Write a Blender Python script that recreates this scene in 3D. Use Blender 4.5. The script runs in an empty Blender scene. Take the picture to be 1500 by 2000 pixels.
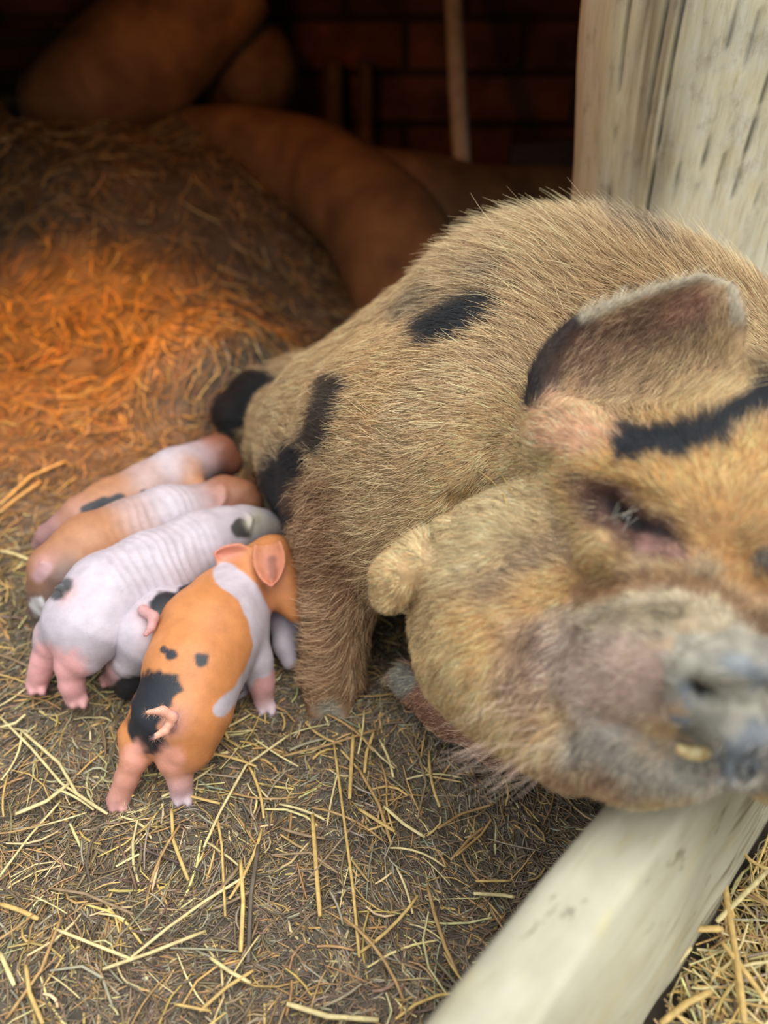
import bpy, math, random
import numpy as np
from mathutils import Vector
from mathutils.bvhtree import BVHTree

rng = np.random.default_rng(7)
random.seed(7)
SC = bpy.context.scene
COL = SC.collection

# ------------------------------------------------------------------ camera
H = 0.95
TH = math.radians(35)
CT, ST = math.cos(TH), math.sin(TH)
cam_d = bpy.data.cameras.new('camera')
cam = bpy.data.objects.new('camera', cam_d)
COL.objects.link(cam)
cam.location = (0, 0, H)
cam.rotation_euler = (math.radians(90) - TH, 0, 0)
cam_d.sensor_fit = 'HORIZONTAL'
cam_d.sensor_width = 24.0
cam_d.lens = 24.0
cam_d.clip_start = 0.02
cam_d.dof.use_dof = True
cam_d.dof.focus_distance = 1.0
cam_d.dof.aperture_fstop = 1.6
SC.camera = cam

# ------------------------------------------------------------------ light
world = bpy.data.worlds.new('world')
SC.world = world
world.use_nodes = True
wb = world.node_tree.nodes['Background']
wn = world.node_tree
wt = wn.nodes.new('ShaderNodeTexCoord'); wx = wn.nodes.new('ShaderNodeSeparateXYZ'); wr = wn.nodes.new('ShaderNodeValToRGB')
wn.links.new(wt.outputs['Generated'], wx.inputs[0]); wn.links.new(wx.outputs['Z'], wr.inputs[0]); wn.links.new(wr.outputs[0], wb.inputs[0])
wr.color_ramp.elements[0].position = 0.0; wr.color_ramp.elements[0].color = (0.16, 0.17, 0.15, 1)
wr.color_ramp.elements[1].position = 1.0; wr.color_ramp.elements[1].color = (0.88, 0.94, 1.0, 1)
we = wr.color_ramp.elements.new(0.30); we.color = (0.42, 0.45, 0.46, 1)
we = wr.color_ramp.elements.new(0.48); we.color = (0.86, 0.92, 0.98, 1)
wb.inputs[1].default_value = 1.45
sun_d = bpy.data.lights.new('sun', 'SUN')
sun = bpy.data.objects.new('sun', sun_d)
COL.objects.link(sun)
sun_d.energy = 2.2
sun_d.angle = math.radians(50)
sun_d.color = (1.0, 0.96, 0.88)
sun.rotation_euler = Vector((-0.30, 0.28, -1.0)).to_track_quat('-Z', 'Y').to_euler()
hl = bpy.data.lights.new('heat_lamp_bulb', 'SPOT')
heat = bpy.data.objects.new('heat_lamp_bulb', hl)
COL.objects.link(heat)
heat.location = (-0.88, 1.90, 0.98)
heat.rotation_euler = Vector((0.0, 0.02, -0.80)).to_track_quat('-Z', 'Y').to_euler()
hl.energy = 80
hl.color = (1.0, 0.31, 0.0)
hl.spot_size = math.radians(84)
hl.spot_blend = 0.9
hl.shadow_soft_size = 0.05
gl = bpy.data.lights.new('warm_fill', 'POINT')
glow = bpy.data.objects.new('warm_fill', gl)
COL.objects.link(glow)
glow.location = (-0.45, 2.15, 1.0)
gl.energy = 6.0; gl.color = (1.0, 0.33, 0.06); gl.shadow_soft_size = 0.06  # added orange fill away from the bulb, brightens trunk and logs
SC.view_settings.view_transform = 'Standard'
SC.view_settings.look = 'None'
SC.view_settings.exposure = 0.38
SC.view_settings.gamma = 1.0
SC.cycles.max_bounces = 5
SC.cycles.diffuse_bounces = 3
SC.cycles.glossy_bounces = 2
SC.cycles.transmission_bounces = 2
SC.cycles.use_denoising = True

# ------------------------------------------------------------------ helpers
FWD = np.array([0, CT, -ST]); UPV = np.array([0, ST, CT]); RGT = np.array([1.0, 0, 0])
ORG = np.array([0, 0, H])

def P(px, py, d):
    """world point seen at photo pixel (px,py) at depth d along the view axis"""
    return ORG + d * (FWD + (px - 750) / 1500 * RGT - (py - 1000) / 1500 * UPV)

def PZ(px, py, z):
    """world point at photo pixel and height z"""
    r = FWD + (px - 750) / 1500 * RGT - (py - 1000) / 1500 * UPV
    return ORG + r * ((z - H) / r[2])

def proj(p):
    q = np.asarray(p) - ORG
    d = q @ FWD
    return 750 + 1500 * (q @ RGT) / d, 1000 - 1500 * (q @ UPV) / d, d

def srgb(r, g, b):
    f = lambda c: (c / 255 / 12.92) if c / 255 <= 0.04045 else ((c / 255 + 0.055) / 1.055) ** 2.4
    return np.array([f(r), f(g), f(b)])

def hash3(i, j, k, s):
    h = (i * 374761393 + j * 668265263 + k * 2147483647 + s * 974634777) & 0xFFFFFFFF
    h = ((h ^ (h >> 13)) * 1274126177) & 0xFFFFFFFF
    return ((h ^ (h >> 16)) & 0xFFFF) / 65535.0

def noise(p, sc, s=0):
    q = np.asarray(p) * sc + 100.0
    i = np.floor(q).astype(np.int64); f = q - i; f = f * f * (3 - 2 * f)
    o = 0
    for a in (0, 1):
        for b in (0, 1):
            for c in (0, 1):
                w = (f[..., 0] if a else 1 - f[..., 0]) * (f[..., 1] if b else 1 - f[..., 1]) * (f[..., 2] if c else 1 - f[..., 2])
                o = o + w * hash3(i[..., 0] + a, i[..., 1] + b, i[..., 2] + c, s)
    return o

def smooth(e0, e1, x):
    t = np.clip((x - e0) / (e1 - e0), 0, 1)
    return t * t * (3 - 2 * t)

def tag(o, label=None, cat=None, group=None, kind=None):
    if label: o['label'] = label
    if cat: o['category'] = cat
    if group: o['group'] = group
    if kind: o['kind'] = kind
    return o

def mesh_obj(name, v, f, mat=None, parent=None, col=None, smooth_=True):
    me = bpy.data.meshes.new(name)
    v = np.asarray(v, np.float32)
    if isinstance(f, np.ndarray):
        n = f.shape[1]
        me.vertices.add(len(v)); me.vertices.foreach_set('co', v.ravel())
        me.loops.add(f.size); me.loops.foreach_set('vertex_index', f.ravel().astype(np.int32))
        me.polygons.add(len(f)); me.polygons.foreach_set('loop_start', np.arange(0, f.size, n, dtype=np.int32))
        me.update(calc_edges=True)
    else:
        me.from_pydata(v.tolist(), [], f)
    if smooth_:
        me.polygons.foreach_set('use_smooth', np.ones(len(me.polygons), bool))
    if col is not None:
        a = me.attributes.new('col', 'FLOAT_COLOR', 'POINT')
        c = np.ones((len(v), 4), np.float32); c[:, :3] = col
        a.data.foreach_set('color', c.ravel())
    me.validate(); me.update()
    o = bpy.data.objects.new(name, me)
    COL.objects.link(o)
    if mat: me.materials.append(mat)
    if parent: o.parent = parent
    return o

# ------------------------------------------------------------------ materials
def new_mat(name):
    m = bpy.data.materials.new(name); m.use_nodes = True
    nt = m.node_tree; b = nt.nodes['Principled BSDF']
    return m, nt, b

def N(nt, t, **kw):
    n = nt.nodes.new(t)
    for k, v in kw.items(): setattr(n, k, v)
    return n

def coords(nt, scale=(1, 1, 1), rot=(0, 0, 0)):
    t = N(nt, 'ShaderNodeTexCoord'); m = N(nt, 'ShaderNodeMapping')
    m.inputs['Scale'].default_value = scale; m.inputs['Rotation'].default_value = rot
    nt.links.new(t.outputs['Object'], m.inputs[0]); return m.outputs[0]

def noise_tex(nt, vec, scale, detail=5, rough=0.6, dist=0):
    n = N(nt, 'ShaderNodeTexNoise'); n.inputs['Scale'].default_value = scale
    n.inputs['Detail'].default_value = detail; n.inputs['Roughness'].default_value = rough
    n.inputs['Distortion'].default_value = dist
    nt.links.new(vec, n.inputs['Vector']); return n.outputs[0]

def ramp(nt, fac, stops):
    r = N(nt, 'ShaderNodeValToRGB'); e = r.color_ramp.elements
    while len(e) < len(stops): e.new(0.5)
    for x, (p, c) in zip(e, stops):
        x.position = p; x.color = (*c, 1)
    nt.links.new(fac, r.inputs[0]); return r.outputs[0]

def mix(nt, a, b, fac, mode='MIX'):
    m = N(nt, 'ShaderNodeMix', data_type='RGBA', blend_type=mode)
    for s, x in ((m.inputs[6], a), (m.inputs[7], b), (m.inputs[0], fac)):
        if hasattr(x, 'links'): nt.links.new(x, s)
        elif isinstance(x, (int, float)): s.default_value = x
        else: s.default_value = (*x, 1)
    return m.outputs[2]

def bump(nt, b, h, strength, dist):
    n = N(nt, 'ShaderNodeBump'); n.inputs['Strength'].default_value = strength; n.inputs['Distance'].default_value = dist
    nt.links.new(h, n.inputs['Height']); nt.links.new(n.outputs[0], b.inputs['Normal'])

def attr_mat(name, rough=0.6, nscale=60, namt=0.35, bstr=0.3, bdist=0.002, bscale=200, sss=0.0, spec=0.4):
    m, nt, b = new_mat(name)
    a = N(nt, 'ShaderNodeAttribute', attribute_name='col')
    c = coords(nt)
    n = noise_tex(nt, c, nscale)
    g = ramp(nt, n, [(0.3, (1 - namt,) * 3), (0.7, (1 + namt * 0.4,) * 3)])
    nt.links.new(mix(nt, a.outputs['Color'], g, 1.0, 'MULTIPLY'), b.inputs['Base Color'])
    b.inputs['Roughness'].default_value = rough
    b.inputs['Specular IOR Level'].default_value = spec
    if sss:
        b.inputs['Subsurface Weight'].default_value = sss
        b.inputs['Subsurface Radius'].default_value = (1, 0.4, 0.25)
        b.inputs['Subsurface Scale'].default_value = 0.006
    if bstr: bump(nt, b, noise_tex(nt, c, bscale, 3), bstr, bdist)
    return m

def hair_mat(name, rough=0.55):
    m, nt, b = new_mat(name)
    a = N(nt, 'ShaderNodeAttribute', attribute_name='col')
    nt.links.new(a.outputs['Color'], b.inputs['Base Color'])
    b.inputs['Roughness'].default_value = rough
    b.inputs['Specular IOR Level'].default_value = 0.35
    return m

def wood_mat(name, stops, stretch, scale=14, bs=0.5, bd=0.004, crack=None, rough=0.75, wave=None, rot=(0, 0, 0), specks=False):
    return wood_mat_(name, stops, stretch, scale, bs, bd, crack, rough, wave, rot, specks)

def wood_mat_(name, stops, stretch, scale, bs, bd, crack, rough, wave, rot, specks):
    m, nt, b = new_mat(name)
    c = coords(nt, stretch, rot)
    n1 = noise_tex(nt, c, scale, 8, 0.65, 0.4)
    col = ramp(nt, n1, stops)
    n2 = noise_tex(nt, coords(nt), 5, 4)
    col = mix(nt, col, ramp(nt, n2, [(0.35, (0.72, 0.70, 0.66)), (0.65, (1.06, 1.04, 1.0))]), 0.8, 'MULTIPLY')
    h = n1
    if crack:
        n3 = noise_tex(nt, coords(nt, crack), 3.0, 2, 0.5, 0.5)
        cr = ramp(nt, n3, [(0.480, (1, 1, 1)), (0.497, (0.22, 0.19, 0.16)), (0.503, (0.22, 0.19, 0.16)), (0.52, (1, 1, 1))])
        col = mix(nt, col, cr, 0.35, 'MULTIPLY')
    if specks:
        sp = noise_tex(nt, coords(nt, (.35, 1, 1)), 42, 4, .6)
        col = mix(nt, col, ramp(nt, sp, [(0.30, (.35, .30, .24)), (0.37, (1, 1, 1)), (0.62, (1, 1, 1)), (0.72, (1.05, 1.0, .82))]), .8, 'MULTIPLY')
        # drying checks along the outer face only (low on the rail)
        ck = noise_tex(nt, coords(nt, (.25, 1.5, 1.6)), 14, 3, .6, .3)
        ckr = ramp(nt, ck, [(0.34, (.42, .36, .28)), (0.42, (1, 1, 1)), (0.60, (1, 1, 1)), (0.70, (1.0, .90, .66))])
        tc = N(nt, 'ShaderNodeTexCoord'); sz = N(nt, 'ShaderNodeSeparateXYZ'); nt.links.new(tc.outputs['Object'], sz.inputs[0])
        mr = N(nt, 'ShaderNodeMapRange'); mr.inputs[1].default_value = .28; mr.inputs[2].default_value = .20; nt.links.new(sz.outputs['Z'], mr.inputs[0])
        col = mix(nt, col, mix(nt, col, ckr, 1.0, 'MULTIPLY'), mr.outputs[0])
    nt.links.new(col, b.inputs['Base Color'])
    b.inputs['Roughness'].default_value = rough
    bump(nt, b, h, bs, bd)
    return m

M = {}
M['skin'] = attr_mat('sow_skin', 0.65, 70, 0.4, 0.6, 0.002, 260, 0.0, 0.3)
M['piglet'] = attr_mat('piglet_skin', 0.5, 45, 0.16, 0.35, 0.0012, 380, 0.25, 0.4)
M['hair'] = hair_mat('bristle_hair')
M['straw'] = attr_mat('straw_stalk', 0.5, 90, 0.35, 0.2, 0.001, 400, 0.0, 0.4)
# mud floor
m, nt, b = new_mat('trodden_mud'); M['mud'] = m
c = coords(nt)
n1 = noise_tex(nt, c, 9, 10, 0.65, 0.6)
colr = ramp(nt, n1, [(0.3, srgb(60, 52, 43)), (0.5, srgb(96, 86, 72)), (0.7, srgb(122, 112, 97))])
nt.links.new(colr, b.inputs['Base Color'])
b.inputs['Roughness'].default_value = 0.62
bump(nt, b, noise_tex(nt, c, 70, 8, 0.7), 0.9, 0.008)
m, nt, b = new_mat('weathered_round_post'); M['post'] = m
fine = noise_tex(nt, coords(nt, (9, 9, 0.8)), 9, 8, 0.7, 0.2)
base = ramp(nt, fine, [(0.25, srgb(176, 162, 130)), (0.45, srgb(212, 202, 174)), (0.68, srgb(228, 221, 200)), (0.85, srgb(236, 231, 216))])
mot = noise_tex(nt, coords(nt, (1, 1, .6)), 26, 6, 0.7)
base = mix(nt, base, ramp(nt, mot, [(0.34, (0.62, 0.56, 0.46)), (0.46, (1, 1, 1)), (0.58, (1.05, 1.0, 0.84))]), 0.65, 'MULTIPLY')
blo = noise_tex(nt, coords(nt, (1, 1, .5)), 5, 4, 0.6)
base = mix(nt, base, ramp(nt, blo, [(0.36, (0.66, 0.68, 0.72)), (0.5, (1, 1, 1))]), 0.6, 'MULTIPLY')
at_ = N(nt, 'ShaderNodeAttribute', attribute_name='col')
base = mix(nt, base, at_.outputs['Color'], 1.0, 'MULTIPLY')
nt.links.new(base, b.inputs['Base Color']); b.inputs['Roughness'].default_value = 0.8
bump(nt, b, fine, 0.5, 0.004)
# rail direction is 44 degrees from the view axis
RA = math.atan2(0.72, 0.694)
M['rail'] = wood_mat('pale_sawn_rail', [(0.25, srgb(160, 150, 122)), (0.48, srgb(180, 175, 153)), (0.75, srgb(192, 189, 170))],
                     (0.6, 3, 3), 10, 0.35, 0.003, crack=None, rough=0.7, specks=True)
M['log'] = wood_mat('bare_old_log', [(0.3, srgb(86, 60, 36)), (0.55, srgb(124, 90, 56)), (0.8, srgb(146, 110, 72))], (1, 1, 1), 5, 0.5, 0.01)
M['darkwood'] = wood_mat('dark_boards', [(0.3, srgb(30, 24, 20)), (0.6, srgb(62, 44, 34)), (0.8, srgb(80, 60, 46))], (0.5, 1, 6), 6, 0.6, 0.01)
M['stone'] = wood_mat('rust_brown_blocks', [(0.3, srgb(50, 30, 22)), (0.6, srgb(90, 52, 36)), (0.8, srgb(120, 74, 50))], (1, 1, 1), 8, 0.8, 0.02)
M['palepole'] = wood_mat('pale_pole', [(0.3, srgb(196, 176, 150)), (0.7, srgb(232, 216, 190))], (3, 3, 0.3), 10, 0.4, 0.003)
M['roof'] = wood_mat('roof_boards', [(0.3, srgb(30, 26, 22)), (0.7, srgb(60, 50, 42))], (1, 4, 1), 6, 0.5, 0.01)
m, nt, b = new_mat('rust_brown_block_wall'); M['stone'] = m
bt = N(nt, 'ShaderNodeTexBrick'); nt.links.new(coords(nt, (1, 1, 1), (math.pi / 2, 0, 0)), bt.inputs['Vector'])
bt.inputs['Scale'].default_value = 1.0; bt.inputs['Brick Width'].default_value = .55; bt.inputs['Row Height'].default_value = .22; bt.inputs['Mortar Size'].default_value = .02
bt.inputs['Color1'].default_value = (*srgb(128, 78, 54), 1); bt.inputs['Color2'].default_value = (*srgb(92, 52, 38), 1); bt.inputs['Mortar'].default_value = (*srgb(64, 42, 34), 1)
nt.links.new(mix(nt, bt.outputs['Color'], ramp(nt, noise_tex(nt, coords(nt), 5, 5), [(0.35, (.4, .4, .4)), (0.65, (1.3, 1.2, 1.1))]), 1.0, 'MULTIPLY'), b.inputs['Base Color'])
b.inputs['Roughness'].default_value = .9
bump(nt, b, bt.outputs['Fac'], -.6, .02)
m, nt, b = new_mat('yellowed_tooth'); M['tooth'] = m
nt.links.new(ramp(nt, noise_tex(nt, coords(nt), 120), [(0.35, srgb(170, 120, 60)), (0.6, srgb(225, 205, 150))]), b.inputs['Base Color'])
b.inputs['Roughness'].default_value = 0.3
m, nt, b = new_mat('dark_eye'); M['eye'] = m
nt.links.new(ramp(nt, noise_tex(nt, coords(nt), 60), [(0.4, srgb(22, 14, 10)), (0.6, srgb(48, 30, 20))]), b.inputs['Base Color'])
b.inputs['Roughness'].default_value = 0.08

# ------------------------------------------------------------------ implicit bodies (smooth-blended volumes -> one mesh)
class Field:
    def __init__(s, lo, hi, h):
        s.h = h; s.lo = np.array(lo, float)
        s.n = np.ceil((np.array(hi) - s.lo) / h).astype(int) + 1
        s.f = np.full(s.n, 0.12, np.float32)
        s.prims = []
    def sub(s, lo, hi):
        a = np.clip(np.floor((np.array(lo) - s.lo) / s.h).astype(int), 0, s.n - 1)
        b = np.clip(np.ceil((np.array(hi) - s.lo) / s.h).astype(int) + 1, 1, s.n)
        sl = tuple(slice(i, j) for i, j in zip(a, b))
        ax = [(s.lo[i] + s.h * np.arange(a[i], b[i])).astype(np.float32) for i in range(3)]
        return sl, np.meshgrid(*ax, indexing='ij', sparse=True)
    def comb(s, sl, d, k, op):
        g = s.f[sl]
        if op == 'add':
            hh = np.maximum(k - np.abs(g - d), 0) / k
            s.f[sl] = np.minimum(g, d) - hh * hh * k / 4
        else:
            d = -d
            hh = np.maximum(k - np.abs(g - d), 0) / k
            s.f[sl] = np.maximum(g, d) + hh * hh * k / 4
    def cone(s, a, b, ra, rb, k=0.03, op='add', tagc=None):
        a = np.array(a, float); b = np.array(b, float); r = max(ra, rb); m = k + 0.02 + r
        sl, (X, Y, Z) = s.sub(np.minimum(a, b) - m, np.maximum(a, b) + m)
        if min(s.f[sl].shape) < 1: return
        ab = b - a; L = max(ab @ ab, 1e-12)
        px, py, pz = X - a[0], Y - a[1], Z - a[2]
        t = np.clip((px * ab[0] + py * ab[1] + pz * ab[2]) / L, 0, 1)
        d = np.sqrt((px - t * ab[0]) ** 2 + (py - t * ab[1]) ** 2 + (pz - t * ab[2]) ** 2) - (ra + (rb - ra) * t)
        s.comb(sl, d, k, op)
        if tagc is not None: s.prims.append((a, b, ra, rb, tagc))
    def path(s, pts, k=0.03, op='add', tagc=None):
        for p, q in zip(pts[:-1], pts[1:]):
            s.cone(p[0], q[0], p[1], q[1], k, op, tagc)
    def ball(s, a, r, k=0.03, op='add', tagc=None):
        s.cone(a, np.array(a) + 1e-5, r, r, k, op, tagc)
    def ell(s, a, R, rad, k=0.03, op='add', tagc=None):
        """R rows = unit axes"""
        a = np.array(a, float); m = k + 0.02 + max(rad)
        sl, (X, Y, Z) = s.sub(a - m, a + m)
        px, py, pz = X - a[0], Y - a[1], Z - a[2]
        q = [px * R[i][0] + py * R[i][1] + pz * R[i][2] for i in range(3)]
        k0 = np.sqrt(sum((q[i] / rad[i]) ** 2 for i in range(3)))
        k1 = np.sqrt(sum((q[i] / rad[i] ** 2) ** 2 for i in range(3))) + 1e-9
        s.comb(sl, k0 * (k0 - 1) / k1, k, op)
        if tagc is not None: s.prims.append((a, a + 1e-5, min(rad), min(rad), tagc))
    def sheet(s, v, f, thick, k=0.02):
        """v: verts, f: quads, thick: per-vertex half thickness"""
        bv = BVHTree.FromPolygons([tuple(x) for x in v], [tuple(q) for q in f])
        lo = v.min(0) - 0.05; hi = v.max(0) + 0.05
        sl, (X, Y, Z) = s.sub(lo, hi)
        shp = s.f[sl].shape
        pts = np.stack([np.broadcast_to(c_, shp) for c_ in (X, Y, Z)], -1).reshape(-1, 3)
        d = np.full(len(pts), 0.06, np.float32)
        th = [float(np.mean(thick[list(q)])) for q in f]
        for i, p in enumerate(pts):
            r = bv.find_nearest(Vector(p), 0.05)
            if r[0] is not None: d[i] = r[3] - th[r[2]]
        s.comb(sl, d.reshape(shp), k, 'add')
    def mesh(s):
        f = s.f; n = f.shape; sg = f < 0
        cs = [sg[i:n[0] - 1 + i, j:n[1] - 1 + j, k:n[2] - 1 + k] for i in (0, 1) for j in (0, 1) for k in (0, 1)]
        cnt = sum(c_.astype(np.int8) for c_ in cs)
        act = (cnt > 0) & (cnt < 8)
        I = np.argwhere(act)
        idx = np.full(act.shape, -1, np.int32); idx[act] = np.arange(len(I))
        val = {}
        for i in (0, 1):
            for j in (0, 1):
                for k in (0, 1):
                    val[i, j, k] = f[I[:, 0] + i, I[:, 1] + j, I[:, 2] + k].astype(np.float64)
        acc = np.zeros((len(I), 3)); w = np.zeros(len(I))
        for c0 in val:
            for ax in range(3):
                if c0[ax]: continue
                c1 = list(c0); c1[ax] = 1; c1 = tuple(c1)
                a, b_ = val[c0], val[c1]
                x = (a < 0) != (b_ < 0)
                t = np.where(x, a / np.where(x, a - b_, 1), 0)
                pt = np.tile(np.array(c0, float), (len(I), 1)); pt[:, ax] += t
                acc += pt * x[:, None]; w += x
        V = (I + acc / w[:, None]) * s.h + s.lo
        F = []
        for ax in range(3):
            o1, o2 = [(1, 2), (2, 0), (0, 1)][ax]
            sa = [slice(None)] * 3; sb = [slice(None)] * 3
            sa[ax] = slice(0, -1); sb[ax] = slice(1, None)
            A, B = sg[tuple(sa)], sg[tuple(sb)]
            E = np.argwhere(A != B)
            ok = (E[:, o1] > 0) & (E[:, o2] > 0) & (E[:, o1] < n[o1] - 1) & (E[:, o2] < n[o2] - 1)
            E = E[ok]
            q = []
            for da, db in ((0, 0), (-1, 0), (-1, -1), (0, -1)):
                e = E.copy(); e[:, o1] += da; e[:, o2] += db
                q.append(idx[e[:, 0], e[:, 1], e[:, 2]])
            q = np.stack(q, 1)
            flip = ~A[E[:, 0], E[:, 1], E[:, 2]]
            q[flip] = q[flip][:, ::-1]
            F.append(q)
        F = np.concatenate(F)
        return V, F[(F >= 0).all(1)]

def relax(V, F, n=2, lam=0.5):
    for _ in range(n):
        s = np.zeros_like(V); c_ = np.zeros(len(V))
        for a, b_ in ((0, 1), (1, 2), (2, 3), (3, 0)):
            for x, y in ((a, b_), (b_, a)):
                np.add.at(s, F[:, x], V[F[:, y]]); np.add.at(c_, F[:, x], 1)
        V = V + lam * (s / c_[:, None] - V)
    return V

def vnormals(V, F):
    fn = np.cross(V[F[:, 2]] - V[F[:, 0]], V[F[:, 3]] - V[F[:, 1]])
    n = np.zeros_like(V)
    for i in range(4): np.add.at(n, F[:, i], fn)
    return n / (np.linalg.norm(n, axis=1, keepdims=True) + 1e-12)

def prim_color(V, prims, base=None, soft=0.012):
    """every vertex takes the colour of the body volume it lies on, blended where volumes meet"""
    W = np.zeros(len(V)); C_ = np.zeros((len(V), 3))
    for a, b_, ra, rb, col in prims:
        ab = b_ - a; L = max(ab @ ab, 1e-12)
        t = np.clip(((V - a) @ ab) / L, 0, 1)
        d = np.linalg.norm(V - a - t[:, None] * ab, axis=1) - (ra + (rb - ra) * t)
        w = np.exp(-np.maximum(d, -0.02) / soft)
        W += w; C_ += w[:, None] * np.array(col)
    return C_ / W[:, None]

def patch(V, C_, pts, r, col, edge=0.3, dmin=0, dmax=9, ns=0.25, amt=1.0, sc=40):
    """colour patch (markings, painted light and shade) along a line of photo pixels, r in pixels"""
    px, py, d = proj(V)
    best = np.full(len(V), 1e9)
    pts = [np.array(p, float) for p in pts]
    if len(pts) == 1: pts = pts * 2
    for a, b_ in zip(pts[:-1], pts[1:]):
        ab = b_ - a; L = max(ab @ ab, 1e-9)
        t = np.clip(((px - a[0]) * ab[0] + (py - a[1]) * ab[1]) / L, 0, 1)
        best = np.minimum(best, np.hypot(px - a[0] - t * ab[0], py - a[1] - t * ab[1]))
    x = best / r + ((noise(V, sc, 5) - 0.5) * 1.4 + (noise(V, sc * 2.7, 6) - .5) * .9) * 2 * ns
    w = (1 - smooth(1 - edge, 1 + edge, x)) * ((d > dmin) & (d < dmax)) * amt
    return C_ * (1 - w[:, None]) + np.array(col) * w[:, None]

def sample_surface(V, F, n, weight=None):
    tri = np.concatenate([F[:, [0, 1, 2]], F[:, [0, 2, 3]]])
    a, b_, c_ = V[tri[:, 0]], V[tri[:, 1]], V[tri[:, 2]]
    ar = np.linalg.norm(np.cross(b_ - a, c_ - a), axis=1)
    if weight is not None: ar = ar * weight[tri].mean(1)
    k = rng.choice(len(tri), n, p=ar / ar.sum())
    u = rng.random((n, 2)); s = u.sum(1) > 1; u[s] = 1 - u[s]
    w0 = 1 - u.sum(1)
    bar = np.stack([w0, u[:, 0], u[:, 1]], 1)
    return tri[k], bar

def hair_obj(name, root, nrm, dirs, length, lift, col, radius, parent, npt=5, curl=0.25, mat=None):
    n = len(root)
    t = np.linspace(0, 1, npt)
    rnd = rng.normal(size=(n, 3)); rnd -= (rnd * nrm).sum(1, keepdims=True) * nrm
    d0 = dirs + nrm * lift[:, None] * 1.6
    d0 /= np.linalg.norm(d0, axis=1, keepdims=True)
    d1 = dirs + nrm * (lift[:, None] * 0.5) + rnd * curl
    d1 /= np.linalg.norm(d1, axis=1, keepdims=True)
    pts = np.zeros((n, npt, 3)); pts[:, 0] = root - nrm * 0.001
    for i in range(1, npt):
        dd = d0 * (1 - t[i]) + d1 * t[i]
        pts[:, i] = pts[:, i - 1] + dd * (length / (npt - 1))[:, None]
    hc = bpy.data.hair_curves.new(name)
    hc.add_curves([npt] * n)
    hc.attributes['position'].data.foreach_set('vector', pts.astype(np.float32).ravel())
    ra = hc.attributes.get('radius') or hc.attributes.new('radius', 'FLOAT', 'POINT')
    rr = np.broadcast_to(radius * np.array([1, 1, .9, .7, .15])[None, :npt], (n, npt)) if np.isscalar(radius) else radius[:, None] * np.linspace(1, .2, npt)[None]
    ra.data.foreach_set('value', np.ascontiguousarray(rr, np.float32).ravel())
    ca = hc.attributes.new('col', 'FLOAT_COLOR', 'CURVE')
    c4 = np.ones((n, 4), np.float32); c4[:, :3] = col
    ca.data.foreach_set('color', c4.ravel())
    hc.materials.append(mat or M['hair'])
    o = bpy.data.objects.new(name, hc)
    COL.objects.link(o)
    if parent: o.parent = parent
    return o
#SECTION2
# ------------------------------------------------------------------ ground
RD = np.array([0.694, 0.72, 0]); RN = np.array([0.72, -0.694, 0]); R0 = np.array([0.116, 0.253, 0])

def gh(x, y):
    x = np.asarray(x, float); y = np.asarray(y, float)
    p = np.stack([x, y, x * 0], -1)
    z = 0.022 * (noise(p, 7, 1) - 0.5) + 0.010 * (noise(p, 24, 2) - 0.5) + 0.004 * (noise(p, 70, 3) - 0.5)
    # straw heap filling the back left of the shelter
    m = smooth(1.85, 3.1, y + 0.10 * (noise(p, 3, 9) - 0.5) - 0.25 * smooth(-0.9, -0.1, x)) * (1 - smooth(-0.75, 0.05, x + 0.06 * np.sin(4 * y)))
    z = z + m * (0.50 + 0.10 * (noise(p, 4, 4) - 0.5))
    # small hump of bedding beside the sow's hindquarters
    z = z + 0.19 * np.exp(-(((x + 0.47) / 0.19) ** 4 + ((y - 1.96) / 0.22) ** 4)) * (0.85 + 0.3 * noise(p, 9, 6))
    return z

def side(x, y):
    return (x - R0[0]) * RN[0] + (y - R0[1]) * RN[1]

def grid_mesh(name, xs, ys, mat, hf, mask=None, **kw):
    X, Y = np.meshgrid(xs, ys, indexing='ij')
    V = np.stack([X.ravel(), Y.ravel(), hf(X.ravel(), Y.ravel())], 1)
    i, j = np.meshgrid(np.arange(len(xs) - 1), np.arange(len(ys) - 1), indexing='ij')
    a = (i * len(ys) + j).ravel(); n = len(ys)
    F = np.stack([a, a + n, a + n + 1, a + 1], 1)
    if mask is not None:
        F = F[mask(V[F].mean(1))]
        u, inv = np.unique(F, return_inverse=True); V = V[u]; F = inv.reshape(-1, 4)
    return mesh_obj(name, V, F, mat, **kw)

fl = grid_mesh('floor', np.arange(-2.6, 2.2, 0.0125), np.arange(-1.2, 4.3, 0.0125), M['mud'], gh,
               lambda c: side(c[:, 0], c[:, 1]) < -0.01)
tag(fl, 'muddy shelter floor under trodden straw', None, None, 'structure')
gr = grid_mesh('ground', np.arange(-1.5, 3.2, 0.02), np.arange(-1.8, 4.3, 0.02), M['mud'],
               lambda x, y: 0.01 + 0.02 * noise(np.stack([x, y, x * 0], -1), 9, 7), lambda c: side(c[:, 0], c[:, 1]) > -0.03)
tag(gr, 'bare ground outside the rail under loose straw', None, None, 'structure')

def box(name, lo, hi, mat, kind='structure', rot=0, parent=None, bev=0.004):
    x0, y0, z0 = lo; x1, y1, z1 = hi
    c_ = np.array([(x0 + x1) / 2, (y0 + y1) / 2, (z0 + z1) / 2])
    V = np.array([(x, y, z) for x in (x0, x1) for y in (y0, y1) for z in (z0, z1)]) - c_
    F = [(0, 1, 3, 2), (4, 6, 7, 5), (0, 4, 5, 1), (2, 3, 7, 6), (0, 2, 6, 4), (1, 5, 7, 3)]
    o = mesh_obj(name, V, F, mat, parent, smooth_=False)
    o.location = c_; o.rotation_euler = (0, 0, rot)
    if bev:
        b_ = o.modifiers.new('bevel', 'BEVEL'); b_.width = bev; b_.segments = 2
    if kind: o['kind'] = kind
    return o

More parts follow.
